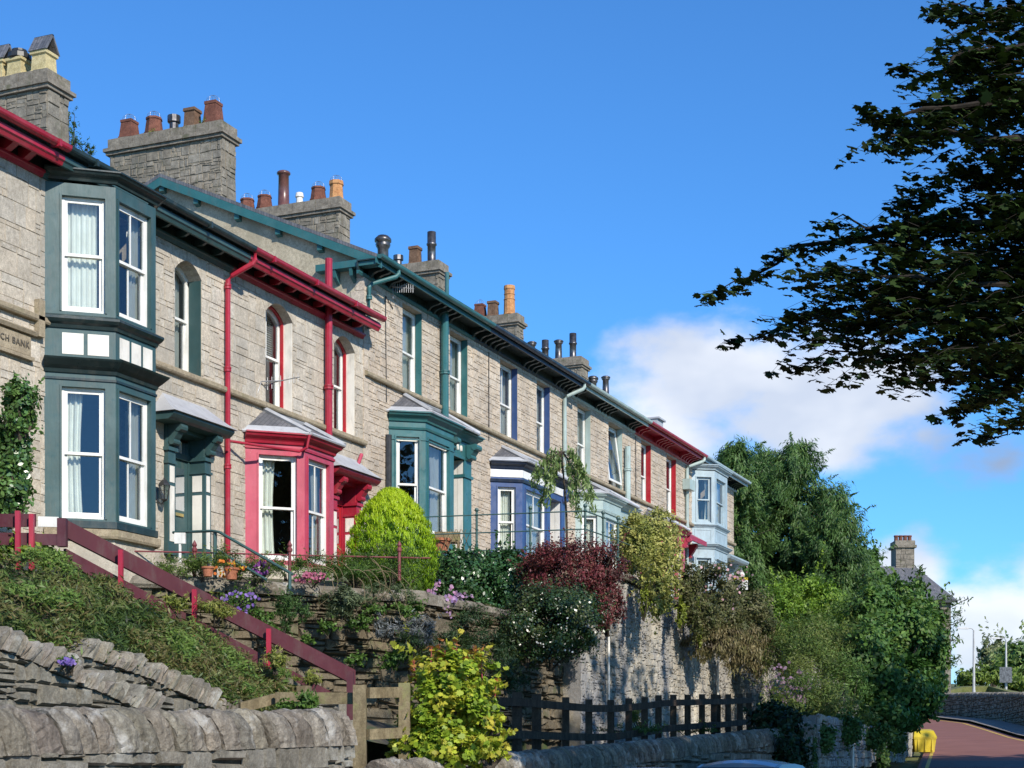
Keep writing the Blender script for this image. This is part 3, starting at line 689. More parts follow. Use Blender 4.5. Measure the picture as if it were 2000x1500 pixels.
# house B
dB, cB, yb0, yb1 = .94, .77, 23.12, 25.09
hB = house(1, "dark green house at the left with a two storey bay and cream panels", ZT1, ZS1, 3.9,
           [(yb0 + .15, yb1 + .6, 3.95, 10.15), (27.05, 27.98, 7.76, 9.97, .26), (26.69, 28.18, 4.05, 6.58)], STONE, None, R1, seed=12)
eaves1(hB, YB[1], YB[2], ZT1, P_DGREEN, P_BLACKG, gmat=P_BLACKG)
sash(hB, FAC, 27.05, 27.98, 7.80, 9.97, -.30, 1, 'both', arch=.26, mid=.5); reveals(hB, FAC, 27.05, 27.98, 7.76, 9.97, -.28, P_DGREEN, arch=.26)
pB = bay_path(yb0, cB, dB, yb1)
bB = bay_body(hB, pB, 4.18, 10.14, [(4.28, 6.58), (7.90, 9.92)], P_DGREEN, margins=[(.30, .18), (.08, .17), (.18, .3)], bars=(0, 1, 0),
              curs={(0, 0): 'left', (1, 0): 'both', (0, 1): 'netgap', (1, 1): 'both', (2, 0): 'both', (2, 1): 'net'})
for pr_ in ([(-.02, 6.82), (.03, 6.82), (.05, 6.88), (.12, 6.93), (.22, 7.02), (.24, 7.05), (.02, 7.09), (-.02, 7.09)],
            [(-.02, 7.60), (.03, 7.60), (.05, 7.66), (.10, 7.69), (.14, 7.74), (.14, 7.78), (.02, 7.84), (-.02, 7.84)],
            CORN(10.36, .8),
            [(-.02, 4.12), (.04, 4.12), (.04, 4.24), (-.02, 4.24)],
            [(-.02, 6.70), (.025, 6.70), (.025, 6.74), (-.02, 6.74)]):
    mo = MB(); mo.sweep(pB, pr_); put('moulding', mo, P_BLACKG, bB)
for i, cuts in ((0, 2), (1, 3), (2, 2)):
    a, b = Vector(pB[i]), Vector(pB[i + 1]); L = (b - a).length; fr = frame((a.x, a.y, 0), ((b - a).x, (b - a).y, 0)); u0_, u1_ = (.27 if i == 0 else .08), L - .08 - (.19 if i == 2 else 0); w_ = (u1_ - u0_) / cuts
    for k in range(cuts): pn = MB(); pn.box(fr, u0_ + w_ * k + .035, u0_ + w_ * (k + 1) - .035, 0, .008, 7.15, 7.52); put('cream_panel', pn, CREAM, bB)
bs = MB(); bs.sweep(pB, [(-.15, 2.6), (-.02, 2.6), (-.02, 3.94), (-.15, 3.94)]); put('bay_base', bs, STONE, bB)
bs = MB(); bs.sweep(pB, [(-.15, 3.94), (.07, 3.94), (.09, 3.98), (.09, 4.09), (-.02, 4.12), (-.15, 4.12)]); put('bay_sill', bs, SILL, bB)
hooded_door(hB, 26.69, 26.94, 27.96, 28.18, 4.05, 6.92, P_DGREEN, P_DGREEN, CREAM)

# house C
hC = house(2, "crimson and cream house beside the dark green one, slate roofed bay, arched windows", ZT1, ZS1, 4.1,
           [(29.8, 32.3, 4.25, 6.95), (30.43, 31.57, 7.76, 10.02, .28), (33.44, 34.46, 7.76, 10.02, .28), (33.2, 34.6, 4.3, 6.6)], STONE, None, R1, seed=13)
eaves1(hC, YB[2], YB[3] - .1, ZT1, P_CRIM2, BLACK)
for a, b, k in ((30.43, 31.57, 'blind'), (33.44, 34.46, 'netgap')):
    sash(hC, FAC, a, b, 7.80, 10.02, -.31, 1, k, arch=.28); reveals(hC, FAC, a, b, 7.76, 10.02, -.29, CREAM, P_RED, arch=.28)
pC = bay_path(29.6, .88, .94, 31.75)
bC = bay_body(hC, pC, 4.2, 6.95, [(4.30, 6.52)], P_CRIM, margins=[(.30, .17), (.14, .22), (.2, .3)], curs={(0, 0): 'left', (1, 0): 'both'})
mo = MB(); mo.sweep(pC, CORN(6.98, 1.0)); mo.sweep(pC, [(-.02, 6.64), (.03, 6.64), (.03, 6.69), (-.02, 6.69)]); put('cornice', mo, P_CRIM2, bC)
bay_roof(bC, pC, 6.985, 7.58, 30.35, 32.0)
bs = MB(); bs.sweep(pC, [(-.15, 3.0), (.02, 3.0), (.02, 4.2), (-.15, 4.2)]); put('bay_base', bs, STONE, bC)
hooded_door(hC, 33.2, 33.43, 34.36, 34.6, 4.3, 6.95, P_CRIM2, P_RED, CREAM)

# house D
hD = house(3, "teal house with the rendered gable, bay window and scrolled porch behind the golden conifer", ZT2, ZS2, 5.1,
           [(36.4, 39.4, 5.2, 8.6), (36.98, 38.1, ZS2 + .14, ZT2 - .10), (39.8, 40.95, ZS2 + .14, ZT2 - .10)], STONE2, None, R2, seed=14, hm=(.08, .19), wm=(.14, .42))
wD = [(36.98, 38.1), (39.8, 40.95)]
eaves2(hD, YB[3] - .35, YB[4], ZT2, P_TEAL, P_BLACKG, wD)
for (a, b), k in zip(wD, ('net', 'right')):
    sash(hD, FAC, a, b, ZS2 + .16, ZT2 - .12, -.2, 0, k, mid=.48); reveals(hD, FAC, a, b, ZS2 + .14, ZT2 - .10, -.18, P_TEAL)
pD = [(X0, 36.2), (X0 + .76, 36.75), (X0 + .76, 38.42), (X0, 38.43)]
bD = bay_body(hD, pD, 5.1, 8.5, [(5.75, 8.10)], P_TEAL, margins=[(.2, .16), (.16, .3), (.38, .36)], curs={(0, 0): None, (1, 0): 'right', (2, 0): None}, bars=(0, 0, 0))
pDc = [(X0, 36.2), (X0 + .76, 36.75), (X0 + .76, 38.45), (X0 + .62, 38.47), (X0 + .62, 40.0), (X0, 40.01)]
mo = MB(); mo.sweep(pDc, CORN(8.70, 1.0)); mo.sweep(pD[:3], [(-.02, 8.28), (.03, 8.28), (.05, 8.33), (-.02, 8.33)]); mo.sweep(pD[:3], [(-.02, 8.02), (.02, 8.02), (.02, 8.05), (-.02, 8.05)]); put('cornice', mo, P_TEAL, bD)
bay_roof(bD, [(X0, 36.2), (X0 + .76, 36.75), (X0 + .70, 39.6), (X0, 40.0)], 8.71, 9.27, 37.0, 39.2)
po = MB()
po.box(FAC, 39.40, 39.88, .02, .60, 5.1, 8.48); po.box(FAC, 38.44, 39.40, .20, .60, 8.05, 8.48); po.box(FAC, 38.42, 38.52, .0, .62, 5.1, 8.05)
po.box(FAC, 38.53, 39.39, .601, .64, 8.0, 8.08); po.box(FAC, 39.36, 39.92, .0, .64, 7.55, 7.63)
scroll(po, FAC, 39.5, 39.82, .62, 8.42, .30); scroll(po, FAC, 38.46, 38.62, .62, 8.42, .22)
porch = put('porch', po, P_TEAL, hD)
for y in (38.80, 38.99, 39.20):
    ro = MB()
    r0 = [FAC(y + .045 * math.cos(t), .60, 8.27 + .085 * math.sin(t)) for t in np.linspace(0, 6.28, 13)[:-1]]; r1 = [FAC(y + .035 * math.cos(t), .635, 8.27 + .07 * math.sin(t)) for t in np.linspace(0, 6.28, 13)[:-1]]
    ro.extr(r0, r1); put('white_roundel', ro, CREAM, porch)
cp = MB()
for k in range(4): cp.box(frame((X0 - .1, 39.40, 0), (1, 0, 0)), .02 + k * .165, .175 + k * .165, 0, .012, 5.1, 8.0)
put('boarded_reveal', cp, CREAM, porch)
door_leaf(hD, FAC, 38.54, 39.38, 5.1, 7.4, -.12, P_TEAL)
# rendered gable over the lower roofs, bargeboard, return of the eaves
gb = MB(); gy = YB[3]
gx = [(-30.2, 12.4), (RIDGE_X, R2[1] - .06), (X0 + .02, 12.25), (X0 + .02, 9.0), (-30.2, 9.0)]
gb.extr([(x, gy - .02, z) for x, z in gx], [(x, gy + .25, z) for x, z in gx]); put('gable_wall', gb, RENDER, hD)
qn = MB(); z = 7.0; k = 0
while z < 11.7:
    e = .32 if k % 2 else .2; qn.cur = (.98 + .05 * (k % 3),) * 3; qn.quadbox([(X0 - e, gy - .035, z), (X0 + .03, gy - .035, z), (X0 + .03, gy + e, z), (X0 - e, gy + e, z), (X0 - e, gy - .035, z + .3), (X0 + .03, gy - .035, z + .3), (X0 + .03, gy + e, z + .3), (X0 - e, gy + e, z + .3)]); z += .312; k += 1
put('quoin', qn, STONE2, hD)
rf = MB(); ya, yb_ = gy - .20, gy + .01; sl_ = (R2[1] - R2[0]) / (RIDGE_X + 18.02)
xs_ = [(-18.02, R2[0]), (RIDGE_X, R2[1]), (-30.4, R2[0] + .33)]
rf.extr([(x, ya, z + .004) for x, z in xs_] + [(x, ya, z - .085) for x, z in xs_[::-1]], [(x, yb_, z + .004) for x, z in xs_] + [(x, yb_, z - .085) for x, z in xs_[::-1]]); put('verge_slates', rf, SLATE, hD)
bg_ = MB(); bg_.extr([(x, ya, z - .09) for x, z in xs_] + [(x, ya, z - .30) for x, z in xs_[::-1]], [(x, ya + .05, z - .09) for x, z in xs_] + [(x, ya + .05, z - .30) for x, z in xs_[::-1]])
bg_.extr([(x, ya + .05, z - .09) for x, z in xs_] + [(x, ya + .05, z - .13) for x, z in xs_[::-1]], [(x, yb_, z - .09) for x, z in xs_] + [(x, yb_, z - .13) for x, z in xs_[::-1]])
bgo = put('bargeboard', bg_, P_TEAL, hD)
for px in (313, 380, 460, 540, 622):
    x = xon(px, gy - .2); z = R2[1] + (x - RIDGE_X) * ((R2[0] - R2[1]) / (-18.02 - RIDGE_X)); b = MB(); b.quadbox([(x - .07, ya + .05, z - .42), (x + .07, ya + .05, z - .42), (x + .07, gy - .02, z - .46), (x - .07, gy - .02, z - .46), (x - .07, ya + .05, z - .15), (x + .07, ya + .05, z - .15), (x + .07, gy - .02, z - .15), (x - .07, gy - .02, z - .15)])
    put('verge_bracket', b, P_TEAL, hD)
rt = MB(); zt_ = ZT2
rt.quadbox([(-19.75, gy - .30, zt_ + .16), (-18.05, gy - .30, zt_ + .16), (-18.05, gy - .02, zt_ + .16), (-19.75, gy - .02, zt_ + .16), (-19.75, gy - .30, zt_ + .32), (-18.05, gy - .30, zt_ + .32), (-18.05, gy - .02, zt_ + .40), (-19.75, gy - .02, zt_ + .40)])
for x in (-19.3, -18.85): rt.quadbox([(x, gy - .24, zt_ - .02), (x + .08, gy - .24, zt_ - .02), (x + .08, gy - .03, zt_ - .16), (x, gy - .03, zt_ - .16), (x, gy - .28, zt_ + .158), (x + .08, gy - .28, zt_ + .158), (x + .08, gy - .03, zt_ + .158), (x, gy - .03, zt_ + .158)])
put('eaves_return', rt, P_TEAL, hD)

# house E
wE = [(43.2, 44.5), (46.0, 47.1)]
def navy_like(i, label, wins, y0, zc, paint, dark, mat, seed, ends, curs, frieze=None):
    h = house(i, label, ZT2, ZS2, 5.1, [(y0 + .2, ends[0] + .7, 5.2, zc - .1)] + [(a, b, ZS2 + .14, ZT2 - .10) for a, b in wins], mat, None, R2, seed=seed, hm=(.08, .19), wm=(.14, .42))
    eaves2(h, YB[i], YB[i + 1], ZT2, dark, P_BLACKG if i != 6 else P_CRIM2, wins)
    pth = [(X0, y0), (X0 + .76, y0 + .55), (X0 + .76, ends[0]), (X0, ends[0] + .01)]
    b = bay_body(h, pth, 5.1, zc - .2, [(5.85, zc - .72)], paint, margins=[(.22, .2), (.24, .3), (.38, .36)], curs=curs, bars=(0, 1, 0))
    pc = [(X0, y0), (X0 + .76, y0 + .55), (X0 + .76, ends[0]), (X0 + .64, ends[0] + .02), (X0 + .64, ends[1]), (X0, ends[1] + .01)]
    m = MB(); m.sweep(pc, CORN(zc, .9)); m.sweep(pth[:3], [(-.02, zc - .58), (.04, zc - .58), (.06, zc - .50), (-.02, zc - .50)]); put('cornice', m, dark if i == 4 else paint, b)
    if frieze: m = MB(); m.sweep(pc[:5], [(-.02, zc - .44), (.012, zc - .44), (.012, zc - .23), (-.02, zc - .23)]); put('frieze', m, frieze, b)
    m = MB(); m.box(FAC, ends[1] - .32, ends[1] - .02, .05, .62, 5.1, zc - .2); m.box(FAC, ends[0], ends[1] - .32, .2, .62, zc - .62, zc - .2); scroll(m, FAC, ends[1] - .26, ends[1] - .08, .62, zc - .25, .28); po_ = put('porch', m, paint, h)
    m = MB()
    for k in range(4): m.box(frame((X0 - .1, ends[1] - .32, 0), (1, 0, 0)), .02 + k * .165, .175 + k * .165, 0, .012, 5.1, zc - .62)
    put('boarded_reveal', m, WHITE, po_)
    door_leaf(h, FAC, ends[0] + .05, ends[1] - .33, 5.1, zc - .8, -.05, WHITE)
    bay_roof(b, [(X0, y0), (X0 + .76, y0 + .55), (X0 + .68, ends[1] - .4), (X0, ends[1])], zc + .01, zc + .52, y0 + .8, ends[1] - .8)
    return h, b
hE, bE = navy_like(4, "navy blue house with a white panelled door, between the teal and the pale green ones", wE, 42.5, 8.55, P_NAVY, P_NAVYD, STONE2, 15, (45.2, 46.8), {(0, 0): 'netgap', (1, 0): 'net', (2, 0): None}, frieze=WHITE)
for (a, b), k in zip(wE, ('both', 'right')): sash(hE, FAC, a, b, ZS2 + .16, ZT2 - .12, -.2, 1, k, mid=.46); reveals(hE, FAC, a, b, ZS2 + .14, ZT2 - .10, -.18, P_NAVY)
wF = [(49.5, 50.75), (52.5, 53.95)]
hF, bF = navy_like(5, "pale green house with one tilted window open, between the navy and the far crimson ones", wF, 49.3, 8.68, P_PALEG, P_PALEG, STONE2, 16, (51.6, 53.4), {(0, 0): 'net', (1, 0): 'net', (2, 0): None})
sash(hF, FAC, *wF[0], ZS2 + .16, ZT2 - .12, -.2, 0, 'net', mid=.45); reveals(hF, FAC, *wF[0], ZS2 + .14, ZT2 - .10, -.18, P_PALEG)
sash(hF, FAC, wF[1][0], wF[1][1], ZS2 + .16, ZT2 - .12, -.24, 0, 'left', mid=.97); reveals(hF, FAC, *wF[1], ZS2 + .14, ZT2 - .10, -.18, P_PALEG)
tl = MB(); a, b = wF[1]; z0, z1 = ZS2 + .30, ZT2 - .2
for (u, v, c, d) in ((a + .08, a + .16, 0, 1), (b - .16, b - .08, 0, 1), (a + .16, b - .16, 0, .04), (a + .16, b - .16, .96, 1)):
    za, zb = z0 + (z1 - z0) * c, z0 + (z1 - z0) * d; fa, fb = .02 - .24 * c, .02 - .24 * d
    tl.quadbox([FAC(u, fa - .05, za), FAC(v, fa - .05, za), FAC(v, fa, za), FAC(u, fa, za), FAC(u, fb - .05, zb), FAC(v, fb - .05, zb), FAC(v, fb, zb), FAC(u, fb, zb)])
to_ = put('tilted_casement', tl, WHITE, hF)
g = MB(); g.face([FAC(a + .16, 0, z0 + .05), FAC(b - .16, 0, z0 + .05), FAC(b - .16, -.24, z1 - .05), FAC(a + .16, -.24, z1 - .05)]); put('pane', g, GLASS, to_)
wG = [(56.0, 57.15), (59.0, 60.25)]
hG, bG = navy_like(6, "far crimson house near the end of the row, crimson gutter, variegated bush before it", wG, 55.9, 8.68, P_CRIM, P_CRIM2, STONE2, 17, (58.1, 59.4), {(0, 0): 'net', (1, 0): 'net', (2, 0): None})
for a, b in wG: sash(hG, FAC, a, b, ZS2 + .16, ZT2 - .12, -.2, 0, 'left', mid=.45); reveals(hG, FAC, a, b, ZS2 + .14, ZT2 - .10, -.18, P_RED)
m = MB(); m.prof(FAC, [(0, 8.75), (.7, 8.45), (.74, 8.45), (.74, 8.62), (.1, 8.98), (0, 8.98)], 59.6, 61.9); scroll(m, FAC, 61.4, 61.6, .05, 8.5, .45); scroll(m, FAC, 59.9, 60.1, .05, 8.5, .45); put('door_hood', m, P_CRIM2, hG)

# house H, pale blue, two storey bay at the far end
hH = house(7, "pale blue end house at the far right of the row with a two storey bay", ZT2, ZS2, 5.1, [(62.55, 65.1, 5.2, 11.6)], STONE2, None, R2, seed=18, hm=(.08, .19), wm=(.14, .42))
eaves2(hH, YB[7], YB[8] + .3, ZT2, P_PALEB, P_BLACKG, [(62.6, 65.2), (67.2, 67.6)])
pH = bay_path(62.32, .55, .78, 64.75)
bH = bay_body(hH, pH, 5.1, 11.55, [(5.6, 8.10), (9.52, 11.30)], P_PALEB, margins=[(.2, .14), (.22, .3), (.2, .2)], curs={(0, 1): 'both', (1, 1): 'both', (0, 0): 'net', (1, 0): 'net'}, bars=(0, 0, 0), mat=P_PALEB)
m = MB(); m.sweep(pH, CORN(11.78, .9)); m.sweep(pH, CORN(8.66, .9)); m.sweep(pH, CORN(9.42, .55)); put('cornice', m, P_PALEB, bH)
m = MB()
for i in range(3):
    a, b = Vector(pH[i]), Vector(pH[i + 1]); L = (b - a).length; fr = frame((a.x, a.y, 0), ((b - a).x, (b - a).y, 0))
    for (u, v, c, d) in ((.12, L - .12, 8.74, 8.78), (.12, L - .12, 9.20, 9.24), (.12, .16, 8.78, 9.20), (L - .16, L - .12, 8.78, 9.20)): m.box(fr, u, v, 0, .015, c, d)
put('panel_moulding', m, P_PALEB, bH)
m = MB(); m.prof(FAC, [(0, 8.42), (.7, 8.42), (.76, 8.50), (.76, 8.56), (.1, 8.75), (0, 8.75)], 65.4, 68.3); scroll(m, FAC, 67.6, 67.8, .05, 8.42, .4); put('door_hood', m, P_PALEB, hH)
m = MB(); m.box(FAC, 66.3, 67.4, .0, .02, 5.1, 7.9); put('door', m, P_PALEB, hH)
m = MB(); m.box(FAC, 65.7, 66.5, -3.3, -2.5, 12.6, 14.45); m.box(FAC, 65.65, 66.6, -3.35, -2.4, 14.45, 14.52); put('dormer', m, LEAD, hH)

# chimneys on the party walls
XF, XB = -22.8, -26.2
chimney(hB, 28.45, 29.15, XF, XB, 10.5, 14.95, [(2, 'cream', .45), (38, 'creamcap', .42), (86, 'cream', .46)], 31)
chimney(hD, 35.2, 35.85, XF, XB, 12.0, 16.28, [(253, 'sq', .50), (301, 'hex', .46), (340, 'small', .42), (376, 'brown', .50), (417, 'sq', .58)], 32)
chimney(hD, 41.3, 41.95, XF, XB, 12.0, 16.30, [(483, 'hex', .40), (517, 'hex', .42), (554, 'tallbrown', 1.05), (585, 'smallwhite', .35), (622, 'hex', .42), (657, 'orange', .52)], 33)
chimney(hE, 47.9, 48.6, XF, XB, 12.0, 16.35, [(778, 'small', .38), (811, 'brown', .58), (843, 'flueopen', 1.0)], 34)
chimney(hF, 54.5, 55.1, XF, XB, 12.0, 16.30, [(938, 'sq', .50), (963, 'brown', .55), (995, 'tallorange', 1.05)], 35)
chimney(hG, 61.1, 61.9, XF, XB, 12.0, 16.25, [(1039, 'flue', .85), (1065, 'flueopen', .85), (1091, 'flue', .80), (1119, 'flueopen', 1.0)], 36)
chimney(hH, 64.9, 65.6, XF - .4, XB + 1.6, 12.0, 15.55, [(1183, 'flue', .8)], 37)
pot(hE, xon(748, 42.8), 42.8, 13.7, 'flue', 1.75, .26)
pot(hG, xon(1158, 62.6), 62.6, 14.4, 'flue', 1.3, .24)
# vent pipes on the roofs
pipe(hC, [at(576, 560, 41.0), at(576, 492, 41.0)], .08, CREAM, 'vent_pipe'); m = MB(); c = at(576, 492, 41.0); m.lathe(c, [(.16, 0), (.17, .04), (.05, .09)], 12); put('vent_cap', m, CREAM, hC)
pipe(hE, [at(873, 580, 46.5), at(873, 532, 46.5)], .06, P_TEAL, 'vent_pipe')

# downpipes
def P3(y, w, z): return (X0 + w, y, z)
def dpipe(h, px, mat, ztop, zbot, r=.055, w=.10, dy=.45, swan=True, out=.60, cz=(), name='downpipe'):
    y = yon(px, X0 + w); pts = []
    if swan: pts += [P3(y + dy, out, ztop + .36), P3(y + dy, out, ztop + .16), P3(y + dy * .9, out - .05, ztop + .08), P3(y + .06, w + .05, ztop - .16), P3(y, w, ztop - .26)]
    else: pts += [P3(y, w, ztop)]
    pts += [P3(y, w, zbot)]
    return pipe(h, pts, r, mat, name, [P3(y, w, z) for z in cz])
dpipe(hC, 445, P_CRIM2, ZT1, 4.0, cz=(9.8, 8.1, 6.1), dy=.25)
dpipe(hC, 642, P_CRIM2, ZT1 + 1.35, 7.1, r=.085, w=.14, swan=False, cz=(8.6,), name='soil_pipe')
pipe(hC, [P3(yon(447, X0 + .1), .12, 6.63), P3(30.25, .95, 6.60), P3(30.3, 1.1, 6.68), P3(30.32, 1.15, 6.95)], .03, P_CRIM2, 'branch_pipe')
pipe(hC, [P3(32.75, .10, 7.05), P3(34.25, .10, 6.98), P3(34.38, .10, 7.0), P3(34.62, .10, 7.36)], .045, P_CRIM, 'branch_pipe')
dpipe(hD, 721, P_TEAL, ZT2, 10.45, cz=(11.2,), dy=.55, out=.62)
dpipe(hD, 869, P_TEAL, ZT2 + .2, 8.95, r=.10, w=.16, swan=False, cz=(10.3,), name='soil_pipe')
dpipe(hF, 1103, P_PALEG, ZT2, 5.3, r=.06, cz=(9.2, 7.2), dy=.4, out=.62)
dpipe(hF, 1226, P_PALEG, 11.0, 8.7, r=.10, w=.16, swan=False, cz=(10.2,), name='soil_pipe')
dpipe(hH, 1342, P_PALEG, ZT2, 5.3, r=.065, cz=(9.2,), dy=.6, out=.62)
m = MB(); y = yon(1342, X0 + .1); m.box(FAC, y - .35, y + .35, .02, .32, 10.6, 11.0); put('hopper', m, P_PALEG, hH)
pipe(hG, [P3(55.35, .04, 5.3), P3(55.3, .04, 11.6)], .012, BLACK, 'cable')
pipe(hD, [P3(36.1, .05, 5.2), P3(36.1, .05, 8.1)], .09, BLACK, 'waste_pipe')
pipe(hD, [P3(36.05, .03, 8.9), P3(36.0, .03, 11.5), P3(36.4, .03, 11.3)], .012, BLACK, 'cable')
pipe(hD, [P3(yon(953, X0), .03, 9.1), P3(yon(953, X0), .03, 11.6)], .012, BLACK, 'cable')
# ---------------------------------------------------------------- ground, road, terraces
def rz(Y): return -1.65 + .0572 * 4 * math.log(1 + math.exp(min(40, (Y - 23) / 4)))
def rzc(Y): return rz(Y) if Y < 100 else rz(100) + (Y - 100) * .03 * (1 if Y < 160 else 0) + (1.8 if Y >= 160 else 0)
SOIL, nt, p = M("garden_soil_and_moss")
nt.links.new(mixc(nt, ramp(nt, noise_n(nt, 3, 8), [(.35, (.045, .035, .022)), (.65, (.12, .095, .06))]), (.06, .09, .025), ramp(nt, noise_n(nt, 1.3, 6), [(.45, (0, 0, 0)), (.6, (1, 1, 1))])), p.inputs['Base Color']); p.inputs['Roughness'].default_value = .95
bump(nt, p, noise_n(nt, 7, 8), .8, .04)
GRASS, nt, p = M("rough_grass"); nt.links.new(ramp(nt, noise_n(nt, .8, 8, .7), [(.3, (.07, .10, .02)), (.55, (.16, .16, .05)), (.75, (.24, .19, .08))]), p.inputs['Base Color']); p.inputs['Roughness'].default_value = .95; bump(nt, p, noise_n(nt, 5, 8), .8, .1)
ROADR, nt, p = M("red_road_surface"); nt.links.new(mixc(nt, ramp(nt, noise_n(nt, .5, 8, .65), [(.3, (.19, .075, .055)), (.7, (.27, .12, .09))]), ramp(nt, noise_n(nt, 30, 3), [(.3, (.85, .85, .85)), (.7, (1.15, 1.1, 1.1))]), .8, 'MULTIPLY'), p.inputs['Base Color']); p.inputs['Roughness'].default_value = .85
ASPH, nt, p = M("grey_asphalt"); nt.links.new(ramp(nt, noise_n(nt, 3, 8, .65), [(.3, (.06, .058, .058)), (.7, (.12, .115, .11))]), p.inputs['Base Color']); p.inputs['Roughness'].default_value = .85
PAVE, nt, p = M("pavement_surface"); nt.links.new(ramp(nt, noise_n(nt, 1.5, 8, .65), [(.3, (.17, .155, .14)), (.7, (.27, .25, .22))]), p.inputs['Base Color']); p.inputs['Roughness'].default_value = .9
YLINE = paint_mat("yellow_road_line", (.62, .42, .06), .6)
def grid(name, xs, ys, h, mat, kind='structure'):
    mb = MB(); n = len(xs); mb.v = [(x, y, h(x, y)) for y in ys for x in xs]; mb.c = [(1, 1, 1)] * len(mb.v)
    for j in range(len(ys) - 1):
        for i in range(n - 1): mb.f.append((j * n + i, j * n + i + 1, (j + 1) * n + i + 1, (j + 1) * n + i))
    return put(name, mb, mat, smooth=True, kind=kind)
grid("ground", [-900, -300, -120, -60, -40, -30, -20, -10, 0, 10, 20, 40, 80, 200, 900], [-300, -60, -20] + list(range(0, 120, 4)) + [130, 160, 220, 400, 900], lambda x, y: rzc(y) - .15 - (0 if y < 150 else .01 * (y - 150)), GRASS)
def ribbon(name, L, dz, mat, step=2.0):              # L: (Y, Xleft, Xright)
    mb = MB(); rows = []
    for k in range(len(L) - 1):
        n = max(1, int((L[k + 1][0] - L[k][0]) / step))
        for j in range(n):
            t = j / n; rows.append([L[k][q] * (1 - t) + L[k + 1][q] * t for q in range(3)])
    rows.append(list(L[-1]))
    for y, a, b in rows:
        mb.v += [(a, y, rzc(y) + dz), (b, y, rzc(y) + dz)]; mb.c += [(1, 1, 1)] * 2
    for k in range(len(rows) - 1): mb.f.append((2 * k, 2 * k + 1, 2 * k + 3, 2 * k + 2))
    return put(name, mb, mat, kind='structure')
RL = [(-30, -6.3, 1.2), (30, -6.6, .6), (49, -7.75, -2.0), (60, -9.2, -4.2), (70, -11.2, -7.0), (80, -14.2, -9.3), (88, -17.2, -11.2), (96, -21, -14.2), (104, -27, -18.5), (112, -36, -25)]
road = ribbon("road", RL, 0, ROADR)
ribbon("road_patch", [(49.5, -7.72, -2.1), (53, -8.2, -2.7)], .005, ASPH, 1)
ribbon("pavement_verge", [(-30, -8, -6.31), (30, -8.1, -6.61), (44, -8.3, -7.3)], .10, PAVE)
ribbon("pavement", [(y, b + .02, b + 1.6) for y, a, b in RL], .11, PAVE)
ribbon("kerb", [(y, b - .02, b + .16) for y, a, b in RL], .125, PAVE)
ribbon("road_marking", [(y, b - .42, b - .30) for y, a, b in RL], .006, YLINE)
ribbon("road_marking", [(y, a + .22, a + .33) for y, a, b in RL[2:]], .006, YLINE)

def solid(name, tops, zb, mat, kind='structure'):
    mb = MB(); mb.extr([(x, y, zb) for x, y, z in tops], tops); return put(name, mb, mat, kind=kind)
def T1P(px): d = 29.4 + (px - 245) * (32 - 29.4) / 585; return d
solid("garden_terrace_ground", [(-19.0, 6, 3.95), (-17.9, 6, 3.55), (-17.9, 24.4, 3.30), (-14.1, 28.8, 3.25), (-14.1, 36.2, 3.3), (-17.0, 36.2, 4.4), (-19.0, 36.2, 5.0), (-19.0, 30, 4.0)], -2.2, SOIL)
solid("upper_garden_ground", [(-19.0, 36.32, 5.08), (-13.62, 36.32, 4.72), (-13.62, 46, 4.35), (-13.62, 58, 4.2), (-15, 72, 4.6), (-19.0, 72, 5.08)], -2.1, PAVE)
grid("lane", [-17.6, -14.4, -12, -10, -8.25], [11.6 + 2 * k for k in range(20)], lambda x, y: rz(y) + .95, ASPH)
grid("lane", [-18, -15, -12.4], [49.6 + 2 * k for k in range(12)], lambda x, y: rz(y) + .96, SOIL)
bk_t = [at(-120, 1078, 18.0), at(60, 1085, 18.2), at(200, 1118, 18.8), at(350, 1205, 19.8), at(530, 1310, 21.0), at(600, 1350, 21.5)]
bk_b = [at(-120, 1245, 14.0), at(60, 1245, 15.2), at(180, 1250, 16.2), at(300, 1300, 17.3), at(440, 1372, 18.5), at(560, 1400, 19.5)]
def bank(s, t):
    k = min(4, int(s * 5)); f = s * 5 - k
    a = bk_t[k].lerp(bk_t[k + 1], f); b = bk_b[k].lerp(bk_b[k + 1], f); return b.lerp(a, t)
mb = MB(); n = 24
mb.v = [tuple(bank(i / n, j / 8) - Vector((0, 0, .16))) for j in range(9) for i in range(n + 1)]; mb.c = [(1, 1, 1)] * len(mb.v)
for j in range(8):
    for i in range(n): mb.f.append((j * (n + 1) + i, j * (n + 1) + i + 1, (j + 1) * (n + 1) + i + 1, (j + 1) * (n + 1) + i))
a = len(mb.v); mb.v += [tuple(bank(i / n, 0) - Vector((0, 0, 3))) for i in range(n + 1)]; mb.c += [(1, 1, 1)] * (n + 1)
for i in range(n): mb.f.append((a + i, a + i + 1, i + 1, i))
put("garden_bank", mb, SOIL, kind='structure')
grid("lower_garden_ground", [-18, -16, -14, -12.5], [8, 12, 15, 18, 20, 22, 24, 26, 28, 30, 33, 36], lambda x, y: (1.15 if x > -13 else 1.8) - max(0, y - 13) * .075 + (.3 if x < -15 else 0), SOIL)

